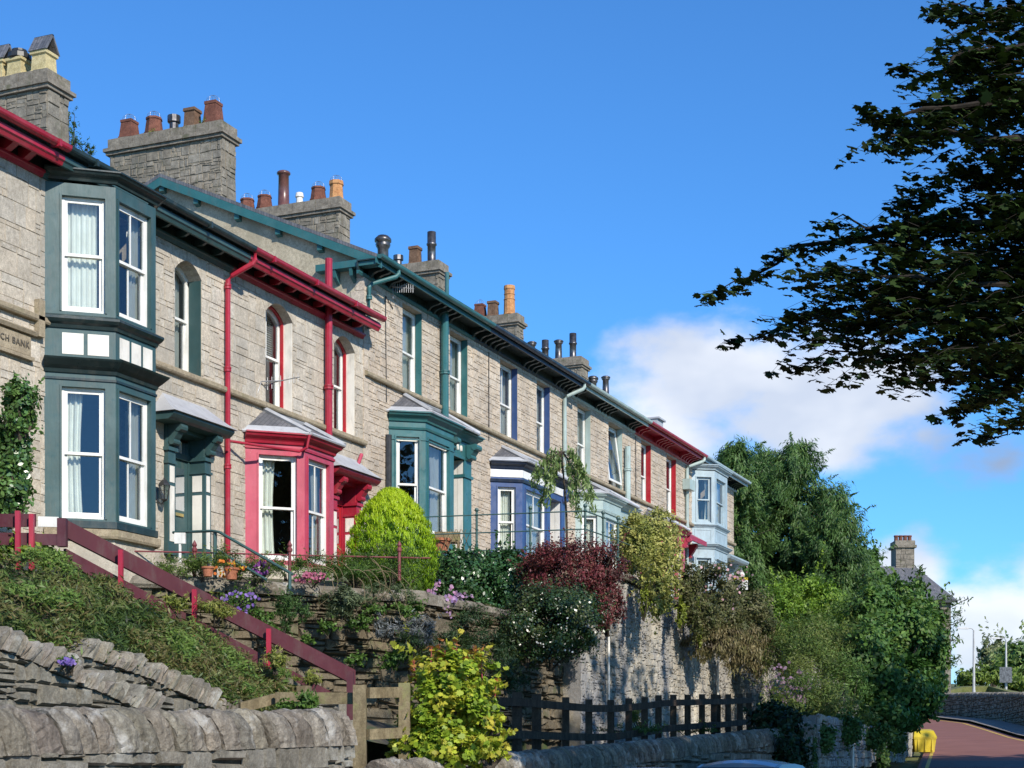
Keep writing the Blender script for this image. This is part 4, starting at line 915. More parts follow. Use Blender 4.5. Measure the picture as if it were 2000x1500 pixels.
# ---------------------------------------------------------------- stone walls of the gardens
def wall_run(name, label, pts, thick, mat, hm, wm, cope=None, cat='wall', seed=3, jit=.014, dep_=.05, two=False, cmat=None, gap=.018, core=.38):
    # pts: (x, y, zbottom, ztop) along the visible face; parts: rubble body, coping
    root = empty(name, (pts[0][0], pts[0][1], min(p[2] for p in pts)), label, cat)
    rng = random.Random(seed); mb = MB(); cp = MB(); cps = []
    for a, b in zip(pts[:-1], pts[1:]):
        d = Vector((b[0] - a[0], b[1] - a[1])); L = d.length; fr = frame((a[0], a[1], 0), (d.x, d.y, 0))
        zt_ = lambda u, a=a, b=b, L=L: a[3] + (b[3] - a[3]) * max(0, min(1, u / L)); zb_ = lambda u, a=a, b=b, L=L: a[2] + (b[2] - a[2]) * u / L
        mb.cur = (core, core * .93, core * .8)
        mb.quadbox([fr(0, -thick, a[2]), fr(L, -thick, b[2]), fr(L, -.03, b[2]), fr(0, -.03, a[2]), fr(0, -thick, a[3] - .03), fr(L, -thick, b[3] - .03), fr(L, -.03, b[3] - .03), fr(0, -.03, a[3] - .03)])
        mb.cur = (1, 1, 1)
        masonry(mb, fr, 0, L, min(a[2], b[2]), max(a[3], b[3]), (), hm, wm, gap, dep_, jit, .022, rng, zt_, zb_)
        if cope:
            kind, h, over = cope; u = -.02
            while u < L - .02:
                if kind == 'flat':
                    w = rng.uniform(.5, 1.1); e = min(u + w, L + .02); n = 7; base = len(cp.v)
                    hh = h * rng.uniform(.8, 1.15); o2 = over * rng.uniform(.6, 1.25)
                    ra, rb = [], []
                    for (w_, z_) in ((-thick - .03, 0), (o2 * .9, -.0), (o2, hh * .35), (o2 * .85, hh * .8), (o2 * .3, hh), (-thick - .02, hh * .95)):
                        j1, j2 = rng.uniform(-.03, .03), rng.uniform(-.025, .025)
                        ra.append(fr(u + .012, w_ + j1, zt_(u) + z_ + j2)); rb.append(fr(e - .012, w_ - j2, zt_(e) + z_ - j1 * .6))
                    cp.extr(ra, rb); u = e
                else:                               # 'lean' / 'plate': slabs on edge, leaning along the wall
                    w = rng.uniform(*over[1]); e = u + w; lean = over[2] * rng.uniform(.75, 1.25); ww = over[0]
                    if kind == 'lean': hh = h * rng.uniform(.93, 1.05); prof_ = [(0, 0), (.0, .2), (.01, .42), (.05, .62), (.12, .80), (.24, .94), (.42, 1), (.64, .97), (.86, .7), (1, .2), (1, 0)]; gp = .010
                    else: hh = h * rng.uniform(.55, 1.2); prof_ = [(0, 0), (.0, .5), (.02, .88), (.12, 1), (.5, 1.02), (.88, .97), (1, .8), (1, 0)]; gp = .022
                    W = thick + ww; jw = rng.uniform(-.03, .03); big = kind == 'lean'; P2_ = []
                    for k_ in range(len(prof_) - 1):
                        P2_.append(prof_[k_])
                        if big: P2_.append(((prof_[k_][0] + prof_[k_ + 1][0]) / 2, (prof_[k_][1] + prof_[k_ + 1][1]) / 2))
                    P2_.append(prof_[-1]); rings = []; nr = 5 if big else 2; js = .011 if big else .014
                    tilt = rng.uniform(-.03, .03)
                    for r_ in range(nr):
                        t_ = r_ / (nr - 1); rg_ = []; ed = -.026 if big and r_ in (0, nr - 1) else 0
                        for (c, z_) in P2_:
                            w_ = ww + jw + ed - c * W + rng.uniform(-js, js); zz = z_ * (hh + ed) + (rng.uniform(-js, js) if z_ else 0) + tilt * (t_ - .5) * (1 if z_ > .5 else 0)
                            uu = u + (e - gp - u) * t_; sh = -lean * zz - (.12 * lean * zz * zz / hh if big else 0)
                            rg_.append(fr(uu + sh + rng.uniform(-js, js) * .6, w_, zt_(uu) - .01 + zz))
                        rings.append(rg_)
                    g_ = rng.uniform(.78, 1.18); cp.cur = (g_ * rng.uniform(.97, 1.05), g_, g_ * rng.uniform(.93, 1.02))
                    for ra, rb in zip(rings[:-1], rings[1:]): cp.extr(ra, rb)
                    u = e
    put('rubble', mb, mat, root)
    if cope: put('coping', cp, cmat or COPE, root)
    return root
COPEL = stone_mat("leaning_slab_coping", (.14, .122, .10), (.36, .325, .27), lichen=(.50, .48, .43), sc_=7.0, stretch=(1, 1.6, .35), stain=(.10, .085, .06), stain_lo=.53, bs=1.0, bd=.05)
DRYC = stone_mat("drystone_slab_coping", (.17, .155, .13), (.37, .34, .29), lichen=(.44, .43, .38), sc_=4, stain=(.10, .09, .06), stain_lo=.55, bs=.9, bd=.03)
wall_run("roadside_wall", "weathered stone wall with big leaning coping slabs in the lower left corner",
         [(-8, 4, -1.65, -.12), (-8, 9.5, -1.65, .06), (-8, 12.2, -1.6, .12), (-8, 14.75, -1.6, .19)], .42, DRY, (.10, .22), (.2, .6), ('lean', .36, (.05, (.09, .34), .30)), seed=41, cmat=COPEL)
m_end = at(668, 1440, 16.3)
wall_run("roadside_wall", "long stone wall along the pavement below the wooden rail fence",
         [(-8, 15.7, -1.6, -.28), (-8, 17.4, -1.55, -.24), (-8, 23.8, -1.3, 0.0), (-8, 28.4, -.95, .20), (-8.1, 34.0, -.5, .42), (-8.3, 38, .0, .70)], .40, DRY, (.10, .22), (.2, .6), ('lean', .32, (.04, (.08, .26), .32)), seed=42, cmat=COPEL)
wall_run("drystone_wall", "short drystone wall with slanting top stones, nearer of the two below the shrubby bank",
         [(at(-140, 1240, 13.2).x, at(-140, 1240, 13.2).y, -.4, 1.12), (at(30, 1265, 14.4).x, at(30, 1265, 14.4).y, -.4, .95), (at(300, 1388, 16.3).x, at(300, 1388, 16.3).y, -.4, .46)], .45, DRY, (.05, .17), (.12, .42), ('plate', .19, (.05, (.035, .085), -.9)), seed=43, cmat=DRYC, jit=.016, dep_=.03, gap=.012, core=.5)
wall_run("drystone_wall", "drystone wall with slanting top stones directly under the shrubby bank, farther one",
         [(at(150, 1262, 15.9).x, at(150, 1262, 15.9).y, -.3, 1.05), (at(280, 1310, 17.0).x, at(280, 1310, 17.0).y, -.3, .90), (at(450, 1392, 18.6).x, at(450, 1392, 18.6).y, -.3, .52)], .45, DRY, (.05, .17), (.12, .42), ('plate', .19, (.05, (.035, .085), -.9)), seed=44, cmat=DRYC, jit=.016, dep_=.03, gap=.012, core=.5)
wall_run("garden_retaining_wall", "rough mossy rubble wall under the crimson railing, topped with thick flagstones",
         [(-17.9, 18, .8, 3.15), (-17.85, 24.4, .8, 3.15), (-15.9, 26.6, .7, 3.14), (-14.0, 28.8, .6, 3.10), (-14.0, 36.28, .5, 3.15)], .5, EARTHW, (.05, .22), (.15, .75), ('flat', .24, .14), seed=45, jit=.045, dep_=.05)
wall_run("garden_side_wall", "dark shaded stone wall behind the white flowering bush",
         [(-19.0, 36.25, .6, 4.72), (-13.55, 36.25, .6, 4.72)], .4, BIGW, (.10, .22), (.15, .4), None, seed=46, jit=.02, dep_=.012, gap=.005, core=.8)
bw = wall_run("tall_retaining_wall", "tall pale lime streaked rubble wall below the gardens behind the dark rail fence",
         [(-13.5, 36.2, .2, 4.66), (-13.5, 39.3, .2, 4.62), (-13.5, 45.5, .4, 4.25), (-13.4, 50, .8, 4.1), (-13.2, 57, 1.0, 4.0), (-13.0, 68, 1.0, 4.0)], .5, BIGW, (.06, .16), (.08, .26), ('flat', .16, .12), seed=47, jit=.03, dep_=.007, gap=.0, core=.85)
wall_run("verge_wall", "low rubble wall beside the yellow bin, under the overhanging trees",
         [(-8.3, 38.02, -.4, 1.15), (-8.35, 45, .0, 1.0), (-8.6, 52, .2, 1.0), (-9.6, 60, .5, 1.2), (-11.6, 70, 1, 1.9)], .45, BIGW, (.09, .20), (.12, .4), None, seed=48, jit=.024, dep_=.03, gap=.008, core=.6)
wall_run("step_wall", "small slate rubble wall beside the bottom of the maroon handrail",
         [(at(470, 1270, 20.4).x, at(470, 1270, 20.4).y, -.2, 1.28), (at(660, 1352, 21.6).x, at(660, 1352, 21.6).y, -.2, .82)], .5, DRY, (.07, .14), (.2, .6), None, seed=49, jit=.02, dep_=.06)
rw = [(y, b + 1.7) for y, a, b in RL if 45 < y < 110]
wall_run("far_wall", "dark stone wall along the bend of the red road at the right edge",
         [(x, y, rzc(y) - .3, rzc(y) + 1.85 - .012 * (y - 49)) for y, x in rw[::-1]], .4, DRY, (.1, .2), (.2, .5), ('lean', .22, (.04, (.12, .22), .2)), seed=50, cmat=DRYC)

# ---------------------------------------------------------------- steps, maroon handrail, fences
st = empty("garden_steps", at(400, 1300, 20), "stone steps rising to the left behind the maroon handrail", "steps")
A_, B_ = at(120, 1085, 19.6), at(690, 1385, 22.6); mb = MB(); n = 16; dirv = (B_ - A_); un = Vector((dirv.x, dirv.y, 0)).normalized(); pn_ = Vector((un.y, -un.x, 0))
for k in range(n):
    a = A_ + dirv * (k / n); b = A_ + dirv * ((k + 1) / n); z = a.z
    mb.quadbox([tuple(Vector((a.x, a.y, z - .9)) - pn_ * 1.2), tuple(Vector((b.x, b.y, z - .9)) - pn_ * 1.2), tuple(Vector((b.x, b.y, z - .9))), tuple(Vector((a.x, a.y, z - .9))),
                tuple(Vector((a.x, a.y, z)) - pn_ * 1.2), tuple(Vector((b.x, b.y, z)) - pn_ * 1.2), tuple(Vector((b.x, b.y, z))), tuple(Vector((a.x, a.y, z)))])
put('tread', mb, DRY, st)
hr = empty("handrail", at(400, 1280, 20.2), "maroon wooden handrail of two wide boards sloping down beside the garden steps", "handrail")
def board(parent, a, b, h, t, mat, name='board'):
    a, b = Vector(a), Vector(b); d = Vector((b.x - a.x, b.y - a.y, 0)).normalized(); n_ = Vector((d.y, -d.x, 0)) * t; m = MB(); H = Vector((0, 0, h))
    m.quadbox([a - H, b - H, b - H + n_, a - H + n_, a, b, b + n_, a + n_]); return put(name, m, mat, parent)
board(hr, at(122, 1014, 19.0), at(690, 1309, 22.0), .205, .05, P_DRED)
board(hr, at(124, 1072, 19.05), at(640, 1350, 22.0), .16, .05, P_DRED)
def post(parent, px, y0, y1, d, wpx, mat, name='post', cap=False, tz=0):
    b = at(px, y1, d); t = at(px, y0, d); w = wpx * d / F / 2; m = MB(); fr = frame((b.x, b.y, 0), (0, 1, 0))
    fr = frame((b.x, b.y, 0), (CA, SA, 0)); m.box(fr, -w, w, -w, w, b.z - tz, t.z)
    if cap: m.quadbox([fr(-w, -w, t.z), fr(w, -w, t.z), fr(w, w, t.z), fr(-w, w, t.z), fr(-w * .2, -w * .2, t.z + w), fr(w * .2, -w * .2, t.z + w), fr(w * .2, w * .2, t.z + w), fr(-w * .2, w * .2, t.z + w)])
    return put(name, m, mat, parent)
for px, a, b, d in ((236, 1074, 1126, 19.35), (380, 1151, 1205, 20.1), (525, 1228, 1285, 20.85)): post(hr, px, a, b, d, 9, P_CRIM2, tz=.3)
post(hr, 122, 1013, 1068, 18.9, 17, P_DRED, 'newel'); post(hr, 684, 1311, 1348, 21.9, 13, P_DRED, 'newel', tz=.4)
lf = empty("board_fence", at(30, 1090, 19.2), "maroon two board fence at the left edge with a bare board on it", "fence")
board(lf, at(-160, 1003, 17.5), at(66, 1004, 19.0), .15, .04, P_DRED); board(lf, at(-160, 1040, 17.5), at(66, 1041, 19.0), .14, .04, P_DRED)
board(lf, at(66, 1043, 18.9), at(124, 1044, 18.9), .13, .04, P_DRED); board(lf, at(75, 1009, 19.3), at(115, 1010, 19.3), .12, .02, WOODL if 'WOODL' in globals() else CREAM, 'bare_board')
for px, a, b, d in ((35, 998, 1082, 18.6), (62, 1004, 1086, 18.8)): post(lf, px, a, b, d, 9, P_CRIM2, tz=.3)
gt = empty("post_and_rail_fence", at(703, 1480, 18.6), "weathered wooden posts and rails left of the yellow green bush", "fence")
for px, a, b, d, w in ((594, 1340, 1420, 18.8, 26), (703, 1338, 1520, 18.4, 25), (790, 1334, 1520, 18.9, 22)): post(gt, px, a, b, d, w, WOOD, tz=.3)
for (x0_, y0_, d0, x1_, y1_, d1, h) in ((540, 1352, 18.6, 690, 1353, 18.5, .13), (716, 1343, 18.4, 780, 1342, 18.8, .12), (716, 1424, 18.4, 780, 1421, 18.8, .12), (540, 1354, 18.7, 470, 1372, 18.4, .12)):
    board(gt, at(x0_, y0_, d0), at(x1_, y1_, d1), h, .05, WOOD, 'rail')
fn = empty("dark_rail_fence", (-10, 28, 0), "dark brown fence of many upright posts in front of the tall pale retaining wall", "fence")
tops = {960: 1349, 1010: 1352, 1048: 1356, 1105: 1362, 1150: 1366, 1193: 1367, 1228: 1364, 1259: 1362, 1286: 1358, 1315: 1357, 1343: 1357, 1371: 1356, 1394: 1356, 1402: 1357, 1422: 1356, 1445: 1355, 1463: 1354}
def fx(px): X = -10.2; return X, yon(px, X)
pp = []
for px, ty in tops.items():
    X, Y = fx(px); z1 = zon(ty, X, Y); z0 = rz(Y) + .9; m = MB(); w = .062 if px > 1060 else .08
    m.box(frame((X, Y, 0), (CA, SA, 0)), -w, w, -w, w, z0, z1); put('post', m, DWOOD, fn); pp.append((X, Y, z1))
for a, b in zip(pp[:-1], pp[1:]):
    for dz, hh in ((.10, .13), (.62, .13)): board(fn, (a[0] + .075, a[1], a[2] - dz - .0), (b[0] + .075, b[1], b[2] - dz), hh, .04, DWOOD, 'rail')

# iron railings
def iron(parent, pts, r, mat, name='rail'):
    m = MB(); m.tube(pts, r, 6); return put(name, m, mat, parent)
rr_ = empty("garden_railing", at(380, 1130, 30), "low dull red iron railing with finials on top of the mossy garden wall", "railing")
iron(rr_, [at(40, 1072, 28.4), at(380, 1079, 30), at(600, 1085, 31), at(840, 1090, 32)], .016, RUST)
for px, d in ((200, 29.2), (380, 30), (566, 30.8), (780, 31.7)):
    b = at(px, 1134, d); t = at(px, 1074, d); m = MB(); m.lathe((t.x, t.y, b.z), [(.04, 0), (.035, .05), (.03, t.z - b.z - .05), (.05, t.z - b.z - .02), (.05, t.z - b.z + .02), (.03, t.z - b.z + .05), (.048, t.z - b.z + .09), (.02, t.z - b.z + .15), (.002, t.z - b.z + .18)], 10); put('post', m, RUST, rr_)
gh_ = empty("step_handrail", at(420, 1125, 29.8), "dark green tubular handrail bending down over the garden wall", "handrail")
iron(gh_, [at(338, 1040, 30.6), at(415, 1037, 30), at(428, 1039, 29.9), at(572, 1122, 28.9)], .028, RAILG); iron(gh_, [at(425, 1074, 29.9), at(520, 1132, 29.2)], .024, RAILG)
iron(gh_, [at(420, 1037, 30), at(420, 1130, 30)], .035, RAILG, 'post'); iron(gh_, [at(566, 1120, 28.9), at(566, 1150, 28.9)], .03, RAILG, 'post')
ir = empty("iron_railing", at(1000, 1080, 40), "green three bar iron railing with ball finials round the raised garden", "railing")
rp = [(822, 1010, 39.9), (931, 1006, 39.6), (1036, 1002, 39.3), (1143, 998, 39.0), (1178, 1011, 40.1), (1207, 1022, 41.2), (1240, 1036, 42.6)]
for k, dy in enumerate((0, 35, 70)):
    iron(ir, [at(px, y + dy * 39.5 / d, d) for px, y, d in rp], .017, RAILG)
for px, y, d in rp:
    t = at(px, y, d); m = MB(); h = 1.1; z = t.z - h; m.lathe((t.x, t.y, z), [(.035, 0), (.03, .3), (.045, h * .35), (.03, h * .37), (.03, h * .66), (.045, h * .68), (.03, h * .7), (.03, h - .03), (.055, h), (.03, h + .03), (.028, h + .07), (.055, h + .12), (.04, h + .16), (.004, h + .18)], 10); put('post', m, RAILG, ir)
# ---------------------------------------------------------------- planting
def unit(a): return a / np.maximum(1e-6, np.linalg.norm(a, axis=1, keepdims=True))
RHOMB = [(-.5, 0), (0, .26), (.5, 0), (0, -.26)]
BROAD = [(-.5, 0), (-.2, .27), (.2, .24), (.5, 0), (.2, -.24), (-.2, -.27)]
LONG = [(-.5, 0), (-.1, .11), (.5, 0), (-.1, -.11)]
NEEDLE = [(-.5, .04), (.5, .10), (.5, -.10), (-.5, -.04)]
ROUND = [(.5 * math.cos(t), .5 * math.sin(t)) for t in np.linspace(0, 2 * math.pi, 8)[:-1]]
MAPLE = [(-.60, 0.015), (-.34, .05), (-.40, .34), (-.18, .29), (.04, .50), (.14, .27), (.36, .26), (.56, 0), (.36, -.26), (.14, -.27), (.04, -.50), (-.18, -.29), (-.40, -.34), (-.34, -.05)]
def leafmesh(name, mat, parent, C, Nn, size, colr, shape, seed=0, droop=0.0, T=None, curl=.12, **kw):
    rg = np.random.default_rng(seed); n = len(C); Nn = unit(Nn)
    if T is None:
        T = rg.normal(size=(n, 3)); T[:, 2] -= droop * 2
    T = unit(T - Nn * np.sum(T * Nn, axis=1, keepdims=True)); B = np.cross(Nn, T)
    sh = np.array(shape); k = len(sh); size = np.asarray(size).reshape(-1, 1, 1)
    V = C[:, None, :] + size * (T[:, None, :] * sh[None, :, 0:1] + B[:, None, :] * sh[None, :, 1:2] - Nn[:, None, :] * (curl * (np.abs(sh[None, :, 1:2]) * 2 + np.abs(sh[None, :, 0:1]))))
    V = V.reshape(-1, 3)
    org = np.array(ORG[parent.name]) if parent is not None else np.array([C[:, 0].mean(), C[:, 1].mean(), C[:, 2].min()])
    V = V - org; me = bpy.data.meshes.new(name); me.vertices.add(len(V)); me.vertices.foreach_set("co", V.astype(np.float32).ravel())
    me.loops.add(n * k); me.loops.foreach_set("vertex_index", np.arange(n * k, dtype=np.int32))
    me.polygons.add(n); me.polygons.foreach_set("loop_start", np.arange(0, n * k, k, dtype=np.int32)); me.polygons.foreach_set("loop_total", np.full(n, k, dtype=np.int32))
    ca = me.color_attributes.new("col", 'FLOAT_COLOR', 'POINT'); a = np.ones((n, k, 4), dtype=np.float32); a[:, :, :3] = colr[:, None, :]; ca.data.foreach_set("color", a.ravel())
    me.materials.append(mat); me.update(calc_edges=True); me.validate()
    o = link(name, me, parent, Vector(org)); return tag(o, **kw)
def palette(pal, n, rg, t=None, var=.18):
    P = np.array(pal); t = rg.random(n) if t is None else np.clip(t, 0, .999); x = t * (len(P) - 1); i = np.minimum(x.astype(int), len(P) - 2); f = (x - i)[:, None]
    return np.clip((P[i] * (1 - f) + P[i + 1] * f) * (1 + rg.normal(size=(n, 1)) * var), .004, 1)
def lumps(ells, n, rg, nl=26, lump=.26, rlo=.55, flat=1.0):
    C, Nn, I, LC = [], [], [], []
    tot = sum(e[3] * e[4] * e[5] * 1.0 for e in ells) ; tot = sum((e[3] * e[4] * e[5]) ** (2 / 3) for e in ells)
    for e in ells:
        m = int(n * (e[3] * e[4] * e[5]) ** (2 / 3) / tot); c = np.array(e[:3]); r = np.array(e[3:6])
        L = unit(rg.normal(size=(nl, 3))) * rg.uniform(rlo, .98, size=(nl, 1)); sz = lump * rg.uniform(.55, 1.3, size=nl)
        i = rg.integers(0, nl, m); P = L[i] + rg.normal(size=(m, 3)) * sz[i][:, None] * .55 * np.array([1, 1, flat]); keep = np.linalg.norm(P, axis=1) < 1.22; P = P[keep]; i = i[keep]
        C.append(c + P * r); Nn.append(unit(P / r) + rg.normal(size=P.shape) * .55); I.append(rg.random(nl)[i]); LC.append(c + L * r)
    return np.vstack(C), np.vstack(Nn), np.concatenate(I), LC
def plant(name, label, cat, ells, n, size, pal, shape=RHOMB, mat=None, seed=1, nl=26, lump=.28, rlo=.5, droop=.2, group=None, base=None, stem_r=.03, part='foliage', up=.25, var=.2, stem_mat=None, stems=8, curl=.12, hang=False):
    rg = np.random.default_rng(seed); zmin = min(e[2] - e[5] for e in ells); c0 = base or (ells[0][0], ells[0][1], zmin)
    root = empty(name, c0, label, cat, group)
    C, Nn, I, LC = lumps(ells, n, rg, nl, lump, rlo); Nn[:, 2] += up
    SC, SN, SI = [], [], []                          # stray shoots that break the outline
    for L, e_ in zip(LC, ells):
        rm = (e_[3] * e_[4] * e_[5]) ** (1 / 3)
        for q in L[::max(1, len(L) // 14)]:
            d_ = unit((q - np.array(e_[:3]))[None, :])[0] + np.array([0, 0, -.6 if hang else .45]) + rg.normal(size=3) * .35; l_ = rm * rg.uniform(.25, .6); k_ = int(5 + l_ / size * 2.2)
            for t_ in np.linspace(.25, 1, k_): SC.append(q + (q - np.array(e_[:3])) * .12 + d_ * l_ * t_ + rg.normal(size=3) * size * .45 * (1.2 - t_)); SN.append(rg.normal(size=3)); SI.append(.5 + .5 * t_)
    C = np.vstack([C, np.array(SC)]); Nn = np.vstack([Nn, np.array(SN)]); I = np.concatenate([I, np.array(SI)])
    colr = palette(pal, len(C), rg, .65 * I + .35 * rg.random(len(C)), var) * 1.12
    leafmesh(part, mat or LEAF, root, C, Nn, size * rg.uniform(.6, 1.35, len(C)), colr, shape, seed, droop, curl=curl)
    m = MB(); rnd = random.Random(seed)
    for L, e_ in zip(LC, ells):
        b = Vector(base) if base is not None and len(base) else Vector((e_[0], e_[1], e_[2] - e_[5] * (.1 if hang else .9)))
        for q in L[:: max(1, len(L) // stems)]:
            q = Vector(q); mid = b.lerp(q, .5) + Vector((rnd.uniform(-.1, .1), rnd.uniform(-.1, .1), abs(q.z - b.z) * .15)) ; m.tube([b + Vector((rnd.uniform(-.05, .05), rnd.uniform(-.05, .05), -.1)), mid, q], stem_r, 5, stem_r * .25)
    put('stem', m, stem_mat or BARK, root)
    return root
def E(px, py, d, rx, ry, dr=None):                   # ellipsoid seen at px,py with pixel radii
    rx *= 1.1; ry *= 1.1
    c = at(px, py, d); a = rx * d / F; return (c.x, c.y, c.z, a, dr or a, ry * d / F)
G_MID = [(.035, .075, .015), (.07, .14, .025), (.12, .20, .04)]
G_DARK = [(.018, .042, .012), (.035, .08, .02), (.06, .12, .03)]

plant("climbing_shrub", "glossy green climber growing up the wall at the left edge", "climber", [E(25, 880, 26.6, 50, 120, .30), E(38, 790, 26.4, 36, 60, .28), E(20, 960, 26.4, 40, 60, .3)], 9000, .085, [(.03, .07, .015), (.06, .13, .03), (.13, .21, .06)], BROAD, LEAFG, 51, nl=60, lump=.24, rlo=.3)
rg = np.random.default_rng(52)
def golden():
    c = at(765, 1160, 33.5); root = empty("golden_conifer", c, "bright yellow green egg shaped conifer in front of the crimson door", "conifer"); n = 28000
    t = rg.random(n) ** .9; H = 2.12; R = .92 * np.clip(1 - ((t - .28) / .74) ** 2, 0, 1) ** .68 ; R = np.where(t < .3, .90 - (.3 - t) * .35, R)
    th = rg.random(n) * 2 * math.pi; fl = 1 + .07 * np.sin(th * 9 + t * 5) + .05 * np.sin(th * 17 + t * 31) + .05 * np.sin(t * 47 + th * 3); rr = R * fl * (1 - np.abs(rg.normal(size=n)) * .09)
    C = np.stack([c.x + rr * np.cos(th), c.y + rr * np.sin(th), c.z + .02 + t * H], 1)
    Nn = np.stack([np.cos(th), np.sin(th), np.full(n, .25)], 1) + rg.normal(size=(n, 3)) * .55
    T = np.stack([np.cos(th) * .35, np.sin(th) * .35, np.ones(n)], 1) + rg.normal(size=(n, 3)) * .22
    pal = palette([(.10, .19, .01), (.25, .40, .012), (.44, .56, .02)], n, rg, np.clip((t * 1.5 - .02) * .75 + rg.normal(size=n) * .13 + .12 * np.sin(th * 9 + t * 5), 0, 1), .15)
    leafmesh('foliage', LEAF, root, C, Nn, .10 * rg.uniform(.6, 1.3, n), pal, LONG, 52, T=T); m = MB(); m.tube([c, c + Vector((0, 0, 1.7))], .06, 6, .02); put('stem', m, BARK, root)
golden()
plant("leafy_shrub", "dark feathery shrub hanging around the foot of the golden conifer", "shrub", [E(770, 1120, 32.2, 75, 60, .5), E(700, 1110, 32.2, 60, 34, .4)], 9000, .06, [(.03, .065, .012), (.06, .12, .02), (.12, .20, .03)], LONG, seed=53, nl=50)
plant("ivy_hedge", "clipped hedge of glossy dark ivy leaves below the green iron railing", "hedge", [E(905, 1150, 38.6, 66, 74, .5), E(985, 1140, 38.8, 65, 66, .5), E(890, 1200, 37.8, 50, 46, .5), E(895, 1108, 39.2, 54, 34, .4), E(990, 1108, 39.2, 60, 32, .4), E(945, 1112, 39.2, 60, 34, .4)], 26000, .085, [(.014, .045, .014), (.03, .085, .026), (.07, .15, .05)], BROAD, LEAFG, 54, nl=90, lump=.2, rlo=.6)
plant("red_barberry", "dark wine red shrub at the corner of the tall pale wall", "shrub", [E(1110, 1122, 37.6, 88, 72, .9), E(1170, 1120, 37.2, 55, 60, .6), E(1186, 1185, 36.8, 34, 50, .4), E(1062, 1112, 38, 46, 46, .5)], 26000, .065, [(.040, .016, .012), (.095, .032, .028), (.18, .035, .045), (.15, .085, .05)], RHOMB, LEAF, 55, nl=70, lump=.24, rlo=.55)
plant("white_flowering_bush", "dark green rounded bush with small white flowers, below the wine red shrub", "bush", [E(1075, 1222, 35.2, 98, 80, .9), E(1115, 1190, 35.4, 58, 46, .6), E(1030, 1235, 35, 56, 60, .7)], 26000, .065, [(.014, .032, .010), (.03, .066, .018), (.085, .095, .03)], RHOMB, LEAFG, 56, nl=60, lump=.22, rlo=.6)
def flowers(parent, ells, n, size, pal, seed, shape=ROUND, facing=True):
    rg = np.random.default_rng(seed); C, Nn, I, _ = lumps(ells, n, rg, 30, .2, .85)
    V = -unit(C); C = C + V * .03
    return leafmesh('flower', PETAL, parent, C, V + rg.normal(size=C.shape) * .5, size * rg.uniform(.7, 1.3, len(C)), palette(pal, len(C), rg, None, .08), shape, seed)
wb = bpy.data.objects["white_flowering_bush"]; flowers(wb, [E(1085, 1240, 34.9, 76, 52, .8)], 80, .035, [(.75, .75, .72), (.85, .85, .8)], 57)
# yellow green bush close to the pavement wall
plant("yellow_green_bush", "yellow green maple like bush with orange shoots, in front of the fence posts", "bush",
      [E(868, 1400, 19.2, 88, 90, .55), E(880, 1320, 19.3, 82, 62, .5), E(840, 1440, 19.0, 60, 60, .45), E(940, 1400, 19.3, 50, 60, .4), E(880, 1460, 18.9, 90, 45, .45), E(955, 1462, 18.6, 30, 22, .2)], 9500, .07,
      [(.11, .18, .018), (.22, .31, .025), (.34, .38, .035), (.42, .34, .045)], MAPLE, LEAF, 58, nl=50, lump=.17, rlo=.35, up=.9, droop=.1)
yb = bpy.data.objects["yellow_green_bush"]; rg = np.random.default_rng(59); m = MB(); CC, NN, KK = [], [], []
for (px, y0, y1) in ((840, 1330, 1262), (868, 1320, 1270), (892, 1330, 1255), (942, 1330, 1268), (915, 1320, 1285), (812, 1340, 1290), (965, 1380, 1325), (800, 1360, 1310), (858, 1300, 1258), (925, 1300, 1262)):
    a, b = at(px, y0, 19.2), at(px + rg.integers(-6, 6), y1, 19.2); m.tube([a, b], .006, 4, .003)
    for k in range(9):
        t = .1 + .9 * k / 8; c = a.lerp(b, t); 
        for s in range(3): CC.append(np.array(c) + rg.normal(size=3) * .035 * (1.25 - t * .5)); NN.append(np.array([0, 0, 1]) + rg.normal(size=3) * .5); KK.append(t)
put('shoot', m, P_CRIM, yb); CC = np.array(CC); leafmesh('shoot_leaves', LEAF, yb, CC, np.array(NN), rg.uniform(.04, .075, len(CC)), palette([(.20, .27, .02), (.34, .26, .04), (.42, .16, .05)], len(CC), rg, np.array(KK), .12), MAPLE, 60)

plant("variegated_bush", "tall cream and green variegated bush spilling over the top of the pale wall", "bush", [E(1265, 1075, 42.5, 66, 72, .8), E(1275, 1030, 44, 48, 34, .6), E(1290, 1135, 41.2, 38, 62, .45), E(1235, 1060, 42.5, 36, 46, .5), E(1285, 1160, 40.8, 22, 48, .3)], 22000, .085, [(.09, .12, .02), (.21, .23, .05), (.40, .38, .12), (.30, .31, .06)], RHOMB, LEAF, 61, nl=80, lump=.2, rlo=.5, hang=True)
plant("rambling_rose", "dark leafy rambling rose with a few pink flowers on top of the pale wall", "rose bush", [E(1385, 1160, 46.5, 60, 54, .8), E(1345, 1145, 44, 26, 44, .4), E(1440, 1190, 49, 60, 46, .8), E(1400, 1215, 46, 56, 44, .5), E(1370, 1200, 44.8, 36, 40, .3), E(1480, 1210, 50, 40, 44, .8)], 32000, .085, [(.03, .04, .015), (.07, .085, .025), (.14, .13, .06), (.10, .14, .03)], RHOMB, LEAF, 62, nl=60, lump=.24, hang=True)
flowers(bpy.data.objects["rambling_rose"], [E(1400, 1150, 45.5, 70, 46, .6)], 45, .075, [(.75, .35, .42), (.85, .6, .62)], 63)
plant("dry_creeper", "straw coloured dry creeper hanging down the face of the pale wall", "creeper", [E(1395, 1255, 45.6, 58, 36, .2), E(1440, 1262, 47.8, 50, 46, .2), E(1480, 1270, 50.0, 36, 56, .3)], 12000, .14, [(.13, .10, .05), (.24, .20, .10), (.16, .16, .06)], LONG, LEAF, 64, nl=70, lump=.2, droop=2.5, hang=True)
